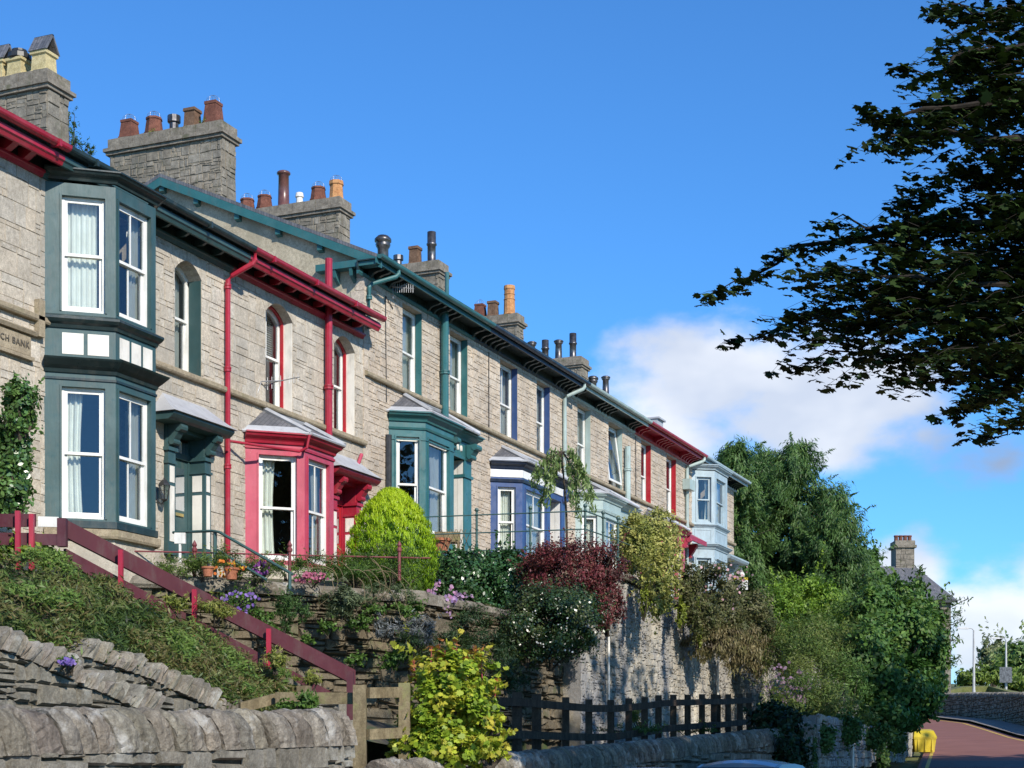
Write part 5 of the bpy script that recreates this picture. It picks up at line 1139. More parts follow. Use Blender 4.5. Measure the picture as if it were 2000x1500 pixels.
plant("bright_green_shrub", "bright green rounded shrub beneath the tall evergreen trees", "shrub", [E(1565, 1180, 55, 78, 56, 1.2), E(1510, 1200, 53, 50, 46, .9), E(1610, 1210, 55, 50, 60, 1)], 20000, .11, [(.07, .14, .015), (.14, .24, .025), (.22, .32, .04)], RHOMB, LEAF, 65, nl=90, lump=.2)
plant("buddleia_bush", "loose mixed green bush with faded mauve flowers right of the pale wall", "bush", [E(1585, 1310, 48, 85, 100, 1.2), E(1560, 1380, 45, 60, 60, .9), E(1620, 1390, 45, 50, 60, .9), E(1530, 1270, 50, 40, 50, .8), E(1640, 1280, 50, 50, 60, .8), E(1600, 1425, 41, 46, 26, .5), E(1655, 1400, 44, 40, 40, .5)], 38000, .11, [(.04, .075, .015), (.09, .15, .03), (.16, .19, .05), (.12, .17, .03)], LONG, LEAF, 66, nl=60, lump=.24)
flowers(bpy.data.objects["buddleia_bush"], [E(1545, 1335, 46.5, 45, 40, .7)], 160, .09, [(.30, .18, .28), (.42, .30, .38)], 67)
plant("shade_ivy", "dark ivy tumbling over the end of the pavement wall by the far posts", "ivy", [E(1520, 1420, 34.5, 42, 42, .5), E(1545, 1480, 33.5, 36, 50, .5), E(1500, 1400, 35.5, 36, 22, .5)], 10000, .09, [(.008, .022, .008), (.018, .045, .014), (.04, .08, .03)], BROAD, LEAF, 68, nl=40)
plant("overhanging_tree", "dense dark green broadleaf tree overhanging the yellow bin and the road", "tree", [E(1755, 1260, 52, 80, 76, 2), E(1750, 1350, 50, 74, 66, 1.6), E(1700, 1300, 50, 56, 84, 1.5), E(1800, 1228, 53, 44, 40, 1.2), E(1775, 1165, 55, 30, 34, .8), E(1705, 1195, 52, 44, 44, 1.2), E(1825, 1300, 52, 26, 60, .8), E(1810, 1200, 53, 20, 26, .5), E(1740, 1180, 54, 26, 26, .6), E(1800, 1370, 50, 26, 34, .6), E(1730, 1400, 48.5, 50, 34, .8)], 56000, .15, [(.018, .045, .012), (.045, .105, .022), (.085, .17, .035), (.15, .22, .045)], BROAD, LEAF, 69, nl=34, lump=.30, base=at(1700, 1500, 50), stem_r=.07, part='crown')
sp_ = bpy.data.objects["overhanging_tree"]; rg = np.random.default_rng(70); m = MB(); CC = []
for (x0_, y0_, x1_, y1_) in ((1830, 1200, 1892, 1168), (1835, 1215, 1880, 1195), (1835, 1250, 1875, 1250), (1840, 1300, 1872, 1285), (1830, 1230, 1878, 1214), (1820, 1180, 1862, 1160), (1790, 1130, 1800, 1108)):
    a, b = at(x0_, y0_, 52.5), at(x1_, y1_, 52.5); m.tube([a, b], .02, 4, .008)
    for k in range(80): t_ = rg.random(); CC.append(np.array(a.lerp(b, t_)) + rg.normal(size=3) * (.16 - .1 * t_))
put('twig', m, BARK, sp_); CC = np.array(CC); leafmesh('leaves', LEAF, sp_, CC, rg.normal(size=CC.shape) + np.array([0, 0, .6]), rg.uniform(.14, .24, len(CC)), palette(G_MID, len(CC), rg), LONG, 71)

def conifer(label, px, ytop, ybot, d, rpx, seed, n=26000, ex=.5, group='evergreens beyond the terrace'):
    rg = np.random.default_rng(seed); top, bot = at(px, ytop, d), at(px, ybot, d); H = top.z - bot.z; R = rpx * d / F
    root = empty("tall_conifer", (bot.x, bot.y, 4.5), label, "conifer", group); m = MB(); m.tube([(bot.x, bot.y, 4.3), (bot.x, bot.y, bot.z + H * .5), (top.x, top.y, top.z - .5)], .35, 8, .04); put('trunk', m, BARK, root)
    C, T, Nn, I, tw = [], [], [], [], MB(); nb = 170
    for k in range(nb):
        h = rg.random() ** .85; th = rg.random() * 6.283; L = R * (1.02 - h) ** ex * rg.uniform(.55, 1.22); L = max(L, .5); z0 = bot.z + H * h
        mth = int(n / nb * (L / R + .25)); s = rg.random(mth) ** .6; up = rg.uniform(.25, .75) if h > .55 else rg.uniform(.0, .45)
        dv = np.array([math.cos(th), math.sin(th), 0]); P = np.array([bot.x, bot.y, z0]) + dv * (s * L)[:, None]; P[:, 2] += s * L * up - (s ** 2) * L * .12
        hang = rg.random(mth) * .62 * (.3 + s) ; P[:, 2] -= hang; P += rg.normal(size=P.shape) * .14
        C.append(P); t = np.tile(dv * 1.0 + np.array([0, 0, -.75]), (mth, 1)) + rg.normal(size=(mth, 3)) * .35; T.append(t); Nn.append(np.tile(dv, (mth, 1)) + rg.normal(size=(mth, 3)) * .6 + np.array([0, 0, .4])); I.append(np.full(mth, rg.random()) * .5 + (1 - hang) * .4)
        a = Vector((bot.x, bot.y, z0)); b = a + Vector(dv) * L * .9 + Vector((0, 0, L * (up - .1))); tw.tube([a, b], .05, 4, .01)
    for k in range(34):                              # spiky leaders breaking the outline
        h = rg.uniform(.35, .98); th = rg.random() * 6.283; L = max(.4, R * (1.02 - h) ** ex * rg.uniform(.8, 1.1)); dv = np.array([math.cos(th), math.sin(th), 0]); s = np.linspace(0, 1, 42)[:, None]; ln_ = rg.uniform(.7, 1.5)
        P = np.array([bot.x, bot.y, bot.z + H * h + .2 * L]) + dv * L * .92 + (dv * .8 + np.array([0, 0, .75])) * s * ln_ - np.array([0, 0, .35]) * s ** 2 + rg.normal(size=(42, 3)) * .10 * (1.1 - s)
        C.append(P); T.append(np.tile(dv * .8 + np.array([0, 0, -.1]), (42, 1)) + rg.normal(size=(42, 3)) * .4); Nn.append(rg.normal(size=(42, 3)) + np.array([0, 0, .5])); I.append(np.full(42, .6))
    C, T, Nn, I = np.vstack(C), np.vstack(T), np.vstack(Nn), np.concatenate(I)
    leafmesh('crown', LEAF, root, C, Nn, rg.uniform(.15, .34, len(C)), palette([(.032, .072, .022), (.08, .155, .040), (.15, .24, .06)], len(C), rg, I, .18), LONG, seed, T=T); put('branch', tw, BARK, root)
conifer("tall dark evergreen with drooping sprays right behind the end of the terrace", 1436, 866, 1290, 78, 112, 81, 52000)
conifer("broadest evergreen of the group, drooping branches, behind the bright green shrub", 1550, 876, 1300, 80, 178, 82, 90000)
conifer("evergreen squeezed between the tall one at the terrace end and the broadest one", 1490, 886, 1290, 81, 120, 85, 46000)
conifer("lowest evergreen of the group, its branch tips reaching out over the slate roof", 1632, 978, 1300, 77, 118, 83, 46000)
plant("background_tree", "light green tree filling the gap between the evergreens and the slate roofed house", "tree", [E(1680, 1130, 84, 60, 60, 2.2), E(1660, 1200, 82, 80, 60, 2)], 14000, .30, G_MID, RHOMB, seed=84, part='crown')

# bank of cotoneaster
rg = np.random.default_rng(90); n = 40000; C = []; I = []
for k in range(n):
    s, t = rg.random(), rg.random(); p_ = bank(s, t); v = noise.noise(Vector((p_.x * 1.1, p_.y * 1.1, p_.z * 1.5))) ; v2 = noise.noise(Vector((p_.x * 3.3, p_.y * 3.3, p_.z * 3 + 9)))
    C.append((p_.x + rg.normal() * .05, p_.y + rg.normal() * .05, p_.z + v * .24 + v2 * .17 - .02 + (0 if t > .12 else -abs(rg.normal()) * .35 * (.12 - t) / .12) + rg.normal() * .03)); I.append(.45 + v * 1.3 + v2 * .7)
C = np.array(C); I = np.array(I) + rg.normal(size=n) * .12
leafmesh("ground_cover_shrubs", LEAF, None, C, rg.normal(size=C.shape) * .7 + np.array([.4, -.2, 1]), rg.uniform(.05, .12, n), palette([(.03, .055, .012), (.07, .12, .025), (.13, .15, .04), (.15, .11, .045), (.10, .18, .035), (.16, .24, .05)], n, rg, I, .22), LONG, 91, label="low dark cotoneaster carpet covering the bank below the maroon handrail", cat="ground cover", kind='stuff')
ells = lambda L: [E(*e) for e in L]
SM = dict(nl=20, lump=.3, stem_r=.012, stems=5)
plant("fern_clump", "bright green leafy clump beside the crimson posts at the far left", "plant", ells([(40, 1085, 18.9, 48, 16, .4), (90, 1090, 19, 26, 14, .3), (10, 1080, 18.7, 30, 12, .3)]), 2600, .07, [(.09, .15, .02), (.17, .26, .03), (.25, .30, .04)], RHOMB, seed=101, **SM)
plant("garden_perennials", "mixed low perennials in front of the dark green front door", "plants", ells([(345, 1105, 29.6, 40, 22, .4), (395, 1100, 29.7, 34, 26, .4), (450, 1095, 29.9, 40, 30, .4), (500, 1110, 30, 46, 24, .4)]), 6000, .07, [(.04, .08, .015), (.09, .15, .03), (.17, .21, .04)], LONG, seed=102, **SM)
flowers(bpy.data.objects["garden_perennials"], ells([(440, 1110, 29.5, 40, 14, .3)]), 60, .05, [(.75, .5, .05), (.7, .15, .05)], 103)
plant("purple_heather", "small clump of purple flowers between the handrail foot and the bay", "plant", ells([(512, 1112, 29.6, 16, 14, .2)]), 500, .05, [(.05, .08, .02), (.10, .12, .04)], seed=104, **SM); flowers(bpy.data.objects["purple_heather"], ells([(512, 1110, 29.5, 14, 11, .2)]), 110, .035, [(.24, .05, .28), (.35, .12, .4)], 105)
plant("pink_sedum", "patch of pink sedum flowers spilling over the flagstone top of the mossy wall", "plant", ells([(610, 1128, 30.3, 34, 10, .25)]), 700, .05, G_MID, seed=106, **SM); flowers(bpy.data.objects["pink_sedum"], ells([(606, 1127, 30.2, 32, 9, .25)]), 220, .045, [(.5, .12, .22), (.6, .25, .35)], 107)
plant("leafy_shrub", "low green shrubs along the top of the mossy wall in front of the crimson bay", "shrub", ells([(620, 1105, 31.3, 60, 22, .4), (690, 1112, 31.5, 50, 26, .4), (560, 1105, 31, 34, 20, .3)]), 6500, .065, [(.03, .06, .012), (.06, .12, .02), (.11, .18, .03)], LONG, seed=108, **SM)
plant("rosemary_bush", "grey green needle leaved bush hanging on the face of the mossy wall", "bush", ells([(668, 1178, 30.2, 40, 26, .3)]), 4200, .09, [(.05, .07, .035), (.10, .13, .065), (.15, .18, .09)], NEEDLE, seed=109, **SM)
plant("campanula", "violet flowering plant on the mossy wall just above the maroon handrail", "plant", ells([(462, 1180, 29.2, 40, 24, .3), (490, 1195, 29.2, 20, 16, .2)]), 1500, .06, G_MID, seed=110, **SM); flowers(bpy.data.objects["campanula"], ells([(465, 1174, 29, 34, 18, .3)]), 70, .06, [(.20, .10, .45), (.38, .25, .65)], 111)
plant("wall_fern", "dark green ferns rooted in the mossy wall right of the violet flowers", "fern", ells([(560, 1175, 29.6, 26, 22, .2), (552, 1210, 29.4, 22, 26, .2), (590, 1200, 29.5, 16, 14, .2)]), 2200, .07, G_DARK + [(.09, .14, .04)], LONG, seed=112, **SM)
plant("lavender_bush", "silvery grey lavender at the foot of the wall left of the pink hydrangea", "bush", ells([(812, 1232, 31, 34, 28, .4), (750, 1228, 30.6, 20, 16, .3)]), 3600, .09, [(.08, .09, .085), (.16, .17, .17), (.24, .25, .26)], NEEDLE, seed=113, **SM)
plant("dark_undergrowth", "dark mixed undergrowth between the ivy hedge and the yellow green bush", "undergrowth", ells([(870, 1255, 31.5, 60, 40, .6), (940, 1275, 32, 56, 46, .6), (990, 1310, 31.5, 40, 36, .5), (900, 1220, 33.5, 60, 34, .5), (800, 1260, 30.5, 30, 20, .3)]), 11000, .09, [(.012, .03, .010), (.03, .06, .02), (.06, .09, .03)], LONG, seed=114, **SM)
plant("pink_hydrangea", "pink and lilac flowering shrub between the golden conifer and the ivy hedge", "shrub", ells([(868, 1175, 33.4, 28, 36, .4), (900, 1165, 34, 24, 20, .3)]), 2600, .08, G_DARK, BROAD, seed=115, **SM); flowers(bpy.data.objects["pink_hydrangea"], ells([(866, 1168, 33, 24, 32, .35), (905, 1168, 33.6, 16, 10, .2)]), 260, .06, [(.50, .22, .42), (.66, .42, .58), (.35, .25, .6)], 116)
plant("wall_grasses", "tufts of yellow green grass beside the lower maroon board", "plant", ells([(540, 1288, 20.4, 22, 14, .2), (605, 1325, 20.9, 20, 10, .2), (420, 1190, 20.0, 30, 18, .25), (345, 1180, 19.6, 20, 12, .2)]), 2400, .07, [(.10, .14, .02), (.19, .22, .04), (.26, .24, .07)], LONG, seed=117, **SM)
plant("stone_creeper", "small creeper growing on the drystone coping near the wooden posts", "creeper", ells([(575, 1380, 18.2, 36, 10, .15), (600, 1370, 18.2, 16, 14, .15)]), 900, .055, G_MID, RHOMB, seed=118, **SM)
plant("aubrieta", "tiny violet cushion flowering in the top stones of the nearer drystone wall", "plant", ells([(135, 1292, 14.9, 14, 6, .1)]), 260, .035, G_MID, RHOMB, seed=119, **SM); flowers(bpy.data.objects["aubrieta"], ells([(133, 1291, 14.8, 13, 6, .1)]), 60, .03, [(.2, .13, .45), (.35, .25, .6)], 120)
plant("verge_weeds", "weeds at the bottom of the fence posts against the pale wall", "plant", ells([(1245, 1400, 37, 12, 20, .3), (1345, 1425, 36, 60, 7, .3), (1230, 1425, 32, 60, 6, .3)]), 1800, .09, [(.05, .09, .02), (.12, .17, .03)], LONG, seed=121, **SM)
plant("chimney_fern", "green ferns sprouting from the side of the widest weathered chimney", "fern", ells([(302, 290, 42.2, 9, 6, .1), (398, 252, 41.7, 7, 12, .1), (383, 283, 41.8, 5, 5, .1), (298, 262, 42.2, 10, 4, .1)]), 700, .08, [(.09, .15, .02), (.16, .24, .03)], LONG, seed=122, **SM)
plant("variegated_trailer", "yellow green strands trailing down the pale wall below the dry creeper", "creeper", ells([(1258, 1180, 40.6, 8, 26, .1), (1330, 1200, 43.8, 8, 30, .1), (1363, 1215, 45.6, 8, 46, .1)]), 2200, .09, [(.12, .16, .02), (.24, .28, .04)], RHOMB, seed=123, **SM)
# twigs of the climber on the garden wall
tb = empty("bare_climber_stems", at(640, 1130, 30.5), "pale bare looping stems of a climber over the mossy wall", "climber"); rnd = random.Random(7); m = MB()
for k in range(16):
    a = Vector((rnd.uniform(575, 760), rnd.uniform(1085, 1140))); ang = rnd.uniform(-.6, .9); pts = []; 
    for j in range(12): pts.append(at(a.x, a.y, 30.2)); ang += rnd.uniform(-.1, .5); a += Vector((math.cos(ang), math.sin(ang))) * rnd.uniform(6, 12)
    m.tube(pts, .008, 4, .004)
put('stem', m, WOOD, tb)

# weeping tree in front of the navy and pale green houses
wt_ = empty("weeping_tree", at(1108, 1080, 41.5), "small weeping tree with hanging narrow leaves in front of the pale green downpipe", "tree"); rg = np.random.default_rng(130); m = MB(); CC, TT, II = [], [], []
trunk = [at(1108, 1090, 41.5), at(1106, 1000, 41.5), at(1100, 920, 41.5), at(1096, 880, 41.5)]; m.tube(trunk, .035, 6, .02)
for (x1_, y1_, x2_, y2_) in ((1075, 872, 1060, 935), (1060, 890, 1043, 960), (1085, 870, 1075, 960), (1070, 905, 1058, 985), (1120, 868, 1135, 930), (1128, 880, 1150, 950), (1140, 905, 1160, 975), (1118, 890, 1128, 1010), (1112, 900, 1120, 990), (1135, 925, 1147, 985), (1080, 890, 1068, 985), (1050, 900, 1040, 945), (1090, 885, 1082, 935), (1150, 930, 1158, 1000), (1125, 910, 1133, 1018)):
    dd = 41.5 + rg.uniform(-.6, .6); a, b, c = at(1098, 884, 41.5), at(x1_, y1_, dd), at(x2_, y2_, dd); pts = []
    for k in range(9):
        t = k / 8; pts.append(a * (1 - t) ** 2 + b * 2 * t * (1 - t) + c * t * t)
    m.tube(pts, .014, 4, .004)
    for k in range(100):
        t = .3 + .7 * rg.random() ** .8; p_ = a * (1 - t) ** 2 + b * 2 * t * (1 - t) + c * t * t; CC.append(np.array(p_) + rg.normal(size=3) * np.array([.045, .045, .06])); TT.append(np.array([0, 0, -1]) + rg.normal(size=3) * .45)
put('trunk', m, BARK, wt_); CC = np.array(CC); leafmesh('leaves', LEAF, wt_, CC, rg.normal(size=CC.shape), rg.uniform(.14, .25, len(CC)), palette([(.08, .15, .045), (.18, .27, .08), (.32, .40, .18)], len(CC), rg), LONG, 131, T=np.array(TT))
# leafy twigs seen behind the first roof
plant("treetop", "thin treetop twigs showing over the roof between the two leftmost chimneys", "tree", ells([(140, 240, 52, 8, 26, .3), (145, 280, 52, 12, 8, .3), (172, 290, 52, 14, 10, .3)]), 420, .13, G_DARK, LONG, seed=132, base=(at(150, 400, 52).x, at(150, 400, 52).y, 4.0), stem_r=.03, stems=7, nl=14, lump=.2, part='crown')

# ---------------------------------------------------------------- the big maple over the right of the picture
TWIG = stone_mat('dark_twig_bark', (.018, .014, .010), (.045, .036, .028), attr=False, sc_=9)
def maple():
    D = 16.0; rg = np.random.default_rng(140); base = at(2420, 1490, 17); tb_ = Vector((base.x, base.y, rz(base.y)))
    root = empty("maple_tree", tb_, "large dark maple reaching in from the right above the road", "tree"); m = MB(); rnd = random.Random(5)
    top = tb_ + Vector((0, 0, 11)); m.tube([tb_, tb_ + Vector((.1, 0, 3)), tb_ + Vector((-.1, .2, 7)), top], .38, 10, .12); put('trunk', m, BARK, root)
    # limbs: polylines in the picture with depth, leaves gather along them
    limbs = [
        ([(2420, 500), (2150, 560), (1900, 520), (1700, 470), (1560, 480), (1470, 540), (1395, 572)], 52, .9),
        ([(2420, 620), (2150, 640), (1900, 640), (1720, 600), (1600, 610), (1500, 650), (1430, 662)], 50, .9),
        ([(2420, 420), (2180, 430), (1980, 430), (1800, 440), (1690, 445), (1615, 436)], 54, 1),
        ([(2420, 650), (2150, 680), (1950, 680), (1820, 690), (1700, 690), (1560, 715)], 46, .9),
        ([(2420, 560), (2180, 560), (2000, 560), (1850, 560), (1730, 540), (1620, 520)], 62, 1.1),
        ([(2420, 250), (2150, 220), (1980, 200), (1860, 210), (1760, 225), (1690, 225)], 46, .9),
        ([(2420, 280), (2150, 290), (1980, 270), (1850, 255), (1760, 265), (1735, 280)], 40, .8),
        ([(2420, 100), (2150, 60), (2000, 90), (1900, 100), (1840, 150), (1760, 125)], 44, .8),
        ([(2420, 0), (2150, -30), (2000, 20), (1900, 25), (1830, 10)], 44, .8),
        ([(2420, 330), (2180, 340), (2020, 350), (1930, 350), (1860, 330)], 52, 1.1),
        ([(2420, 700), (2180, 740), (2030, 740), (1950, 750), (1900, 790), (1860, 810)], 40, .8),
        ([(2420, 740), (2180, 800), (2040, 800), (1970, 820), (1920, 860)], 40, .8),
        ([(2420, 480), (2200, 500), (2050, 500), (1960, 500), (1880, 480)], 75, 1.3),
        ([(2420, 600), (2200, 620), (2050, 620), (1960, 640), (1880, 620)], 75, 1.3),
        ([(2420, 380), (2200, 400), (2050, 400), (1980, 390)], 75, 1.3),
        ([(2420, 560), (2180, 580), (1980, 590), (1800, 580), (1700, 570)], 60, 1.1),
        ([(2420, 600), (2180, 650), (1980, 720), (1850, 740), (1740, 740)], 36, .8),
        ([(2420, 120), (2180, 130), (2040, 150), (1950, 150)], 60, 1),
    ]
    C = []; bm_ = MB(); LT = []
    left = Vector((-CA, -SA, 0))
    def strand(p_, v):                               # a drooping spray with leaves in pairs along it
        v = v + left * v.length * .35; v.z -= .25 * v.length; L_ = v.length; e = p_ + v; mid = p_.lerp(e, .5) + Vector((0, 0, .10 * L_))
        bm_.tube([p_, mid, e], .004, 3, .0015); k = max(3, int(L_ / .062)); sd = v.cross(Vector((0, 0, 1))).normalized()
        for q in range(k):
            t = (q + .8) / k; c = p_ * (1 - t) ** 2 + mid * 2 * t * (1 - t) + e * t * t
            for s_ in (-1, 1):
                if rnd.random() < .12: continue
                o = c + sd * s_ * rnd.uniform(.03, .085) + Vector((rnd.gauss(0, .018), rnd.gauss(0, .018), rnd.gauss(-.02, .02))); C.append(tuple(o))
    for li, (L, sp, dens) in enumerate(limbs):
        dd = D + rnd.uniform(-1.3, 1.3); pts = []
        for k, (x, y) in enumerate(L): pts.append(at(x, y, dd + (17 - dd) * max(0, 1 - k / 2.0)))
        pts[0] = tb_ + Vector((0, 0, max(3.5, min(10.5, pts[0].z))))
        for a, b in zip(pts[:-1], pts[1:]): pass
        pts = [pts[0]] + [q for k in range(len(pts) - 1) for q in (pts[k].lerp(pts[k + 1], .5) + Vector((rnd.gauss(0, .05), rnd.gauss(0, .05), rnd.gauss(0, .04))) , pts[k + 1])]; bm_.tube(pts, .05, 6, .003); pts = [pts[0]] + pts[2::2]
        n = len(pts) - 1; tot = 0
        for k in range(1, n):
            a, b = pts[k], pts[k + 1]; Ls = (b - a).length; f = 1 - (k - 1) / max(1, n - 1) * .72; ntw = int(Ls * 17 * dens) + 1
            for t_ in range(ntw):
                t = rnd.random(); p_ = a.lerp(b, t); ff = f - t * .72 / max(1, n - 1); spm = sp * D / F * max(.16, ff) * 1.45
                v = Vector((rnd.gauss(0, 1), rnd.gauss(0, 1), rnd.gauss(0, .55))).normalized() * spm * rnd.uniform(.3, 1.1) + (b - a).normalized() * spm * .6
                strand(p_, v)
        e = pts[-1]
        for q in range(7): C.append((e.x + rnd.gauss(0, .07), e.y + rnd.gauss(0, .07), e.z + rnd.gauss(0, .05)))
    fill = [E(1910, 610, 15.5, 135, 100, 1.2), E(1785, 560, 16, 95, 66, 1.0), E(1960, 460, 16.5, 90, 95, 1.0), E(1960, 110, 16, 70, 90, .9), E(1940, 215, 16, 100, 55, .8), E(1670, 555, 16, 70, 44, .8),
            E(1945, 800, 15.5, 55, 42, .6), E(1830, 235, 16, 60, 30, .5), E(1980, 330, 16, 60, 50, .8), E(1990, 680, 16, 70, 90, .9), E(1700, 650, 16, 80, 36, .6), E(1840, 400, 16.2, 70, 40, .7), E(1800, 700, 16, 60, 30, .5), E(2110, 180, 16.4, 90, 130, 1), E(2110, 470, 16.4, 90, 130, 1.2), E(2110, 700, 16.4, 90, 100, 1), E(2240, 330, 16.8, 100, 160, 1.2), E(2240, 600, 16.8, 100, 130, 1.2), E(2330, 100, 17, 100, 160, 1.4), E(2340, 430, 17, 80, 160, 1.2), E(2130, -80, 16.5, 120, 100, 1.2),  E(1610, 640, 16, 60, 22, .4)]
    for e_ in fill:
        for k in range(int(78 * (e_[3] * e_[5]) / .28)):
            th = rnd.uniform(0, 6.283); r_ = rnd.random() ** .5; p_ = Vector((e_[0], e_[1], e_[2])) + (left * math.cos(th) * e_[3] + Vector((0, 0, 1)) * math.sin(th) * e_[5]) * r_ + Vector((SA * -1, CA, 0)) * rnd.gauss(0, .35) * e_[4]
            strand(p_, Vector((rnd.gauss(0, .2), rnd.gauss(0, .2), rnd.gauss(0, .12))) + left * rnd.uniform(.05, .32))
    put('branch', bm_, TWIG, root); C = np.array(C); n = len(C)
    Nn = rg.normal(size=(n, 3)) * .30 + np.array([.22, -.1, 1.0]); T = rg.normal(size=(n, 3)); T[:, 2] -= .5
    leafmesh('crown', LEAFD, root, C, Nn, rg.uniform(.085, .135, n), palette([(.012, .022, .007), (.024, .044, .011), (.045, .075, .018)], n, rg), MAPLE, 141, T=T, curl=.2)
    # the rest of the crown, right of the frame; it shades the fence and the wall
    ex, Ne, Ie, _ = lumps([(tb_.x + 2.2, tb_.y + 3.5, 9.0, 4.2, 4.5, 4.6), (tb_.x + 1.6, tb_.y - 1.0, 9.8, 3.0, 3.2, 3.4)], 9000, rg, 60, .3, .3)
    keep = np.array([1000 + F * ((p[0] * CA + p[1] * SA) / max(.1, (-p[0] * SA + p[1] * CA))) > 2060 for p in ex]); ex, Ne = ex[keep], Ne[keep]; n = len(ex)
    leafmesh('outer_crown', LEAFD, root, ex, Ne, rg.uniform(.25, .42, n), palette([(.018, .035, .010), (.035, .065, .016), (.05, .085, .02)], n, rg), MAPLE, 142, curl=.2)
    print("maple leaves", len(C), n)
    # its neighbours along the same kerb, beyond the frame: they shade the fence, the lower wall and the bend
    for k, (tx_, ty_) in enumerate(((3.2, 29.0), (7.8, 39.5))):
        plant("street_tree", ["tall maple by the kerb opposite the dark rail fence", "tall maple set back across the road, nearest its bend"][k], "tree",
              [(tx_ + .2, ty_ + dy, zz, 4.0, 4.4, 3.6) for dy, zz in ((-1.5, 9.2), (2.2, 9.6), (0, 11.5))], 12000, .34, [(.018, .035, .010), (.05, .085, .02)], MAPLE, LEAFD, 160 + k, nl=60, lump=.3, rlo=.3, base=(tx_, ty_, rzc(ty_)), stem_r=.16, group="street trees across the road", part='crown')
maple()

# ---------------------------------------------------------------- far end of the road
fh = empty("far_house", at(1770, 1300, 100), "slate roofed stone house with one tall chimney beyond the trees", "house")
c = at(1795, 1300, 100); zr = at(0, 1097, 100).z; ze = at(0, 1172, 100).z; fr = frame((c.x, c.y, 0), (CA, SA, 0))  # u to the right, w towards us
m = MB(); masonry(m, fr, -8, 1.95, 3.5, ze, [(-1.1, -.2, ze - 1.6, ze - .3)], (.15, .3), (.3, .7), rng=random.Random(8), dep_=.03); m.cur = (.8, .8, .8); m.box(fr, -8, 1.95, -6, 0, 3.5, ze); put('wall', m, CHIM, fh)
m = MB(); m.extr([fr(-8.2, .35, ze), fr(2.2, .35, ze), fr(2.2, -6.3, ze), fr(-8.2, -6.3, ze)], [fr(-8.2, -2.4, zr), fr(.35, -2.4, zr), fr(.35, -3.4, zr), fr(-8.2, -3.4, zr)]); rfo = put('roof', m, SLATE, fh)
m = MB(); m.box(fr, -8.2, 2.25, .30, .40, ze - .18, ze - .02); put('gutter', m, BLACK, fh)
m = MB(); fr2 = frame(at(1785, 1300, 100) * 1.0 - Vector((0, 0, at(1785, 1300, 100).z)), (CA * .8 - SA * -.6 * 0, SA * .8, 0)); x0_, x1_ = -.95, .25
masonry(m, fr, -.88, .28, zr - 1.1, at(0, 1060, 100).z, (), (.14, .26), (.2, .5), rng=random.Random(9), dep_=.03); m.cur = (.8, .8, .8); m.box(fr, -.88, .28, -1.3, -.0, zr - 1.6, at(0, 1060, 100).z); cho = put('chimney', m, CAP, rfo)
# shift the stack back onto the ridge
cho.location = Vector(fr(0, -2.3, 0)) - Vector(fr(0, 0, 0))
m = MB(); zc_ = at(0, 1060, 100).z; m.box(fr, -1.0, .40, -3.75, -2.15, zc_, zc_ + .16); m.box(fr, -.92, .32, -3.65, -2.25, zc_ + .16, zc_ + .45); put('chimney_cap', m, CAP, rfo)
for k in range(4):
    m = MB(); q = fr(-.72 + k * .28, -2.9, zc_ + .42); m.lathe(q, [(.15, 0), (.13, .1), (.12, .3), (.15, .34), (.15, .42)], 10); put('chimney_pot', m, POT_R, rfo)

def lamp(px, ytop, d, arm, label):
    b = at(px, 1360, d); b.z = rzc(b.y); t = at(px, ytop, d); root = empty("street_lamp", b, label, "street lamp", "street lamps beyond the bend"); m = MB(); H = t.z - b.z
    m.tube([b, b + Vector((0, 0, 1.6))], .11, 10, .10); m.tube([b + Vector((0, 0, 1.6)), t], .085, 10, .055); put('pole', m, LAMPM, root)
    e = t + Vector((-CA, -SA, 0)) * arm + Vector((0, 0, .12)); m = MB(); m.tube([t, t + Vector((-CA, -SA, 0)) * arm * .3 + Vector((0, 0, .12)), e], .035, 6); put('arm', m, LAMPM, root)
    m = MB(); f = frame((e.x, e.y, e.z), (-CA, -SA, 0)); m.quadbox([f(-.1, -.1, -.05), f(.62, -.08, -.03), f(.62, .08, -.03), f(-.1, .1, -.05), f(-.1, -.07, .07), f(.5, -.05, .06), f(.5, .05, .06), f(-.1, .07, .07)]); put('lamp_head', m, LAMPM, root); return root
LAMPM = paint_mat("lamp_grey_paint", (.50, .50, .50), .5)
lamp(1902, 1231, 100, .45, "pale street lamp nearer the slate roofed house")
L2 = lamp(1965, 1250, 112, .55, "pale street lamp at the right edge with a square sign on it")
m = MB(); f = frame(at(1965, 1319, 111.6), (CA, SA, 0)); m.box(f, -.44, .40, -.02, .02, -.50, .56); put('sign_back', m, METAL, L2)
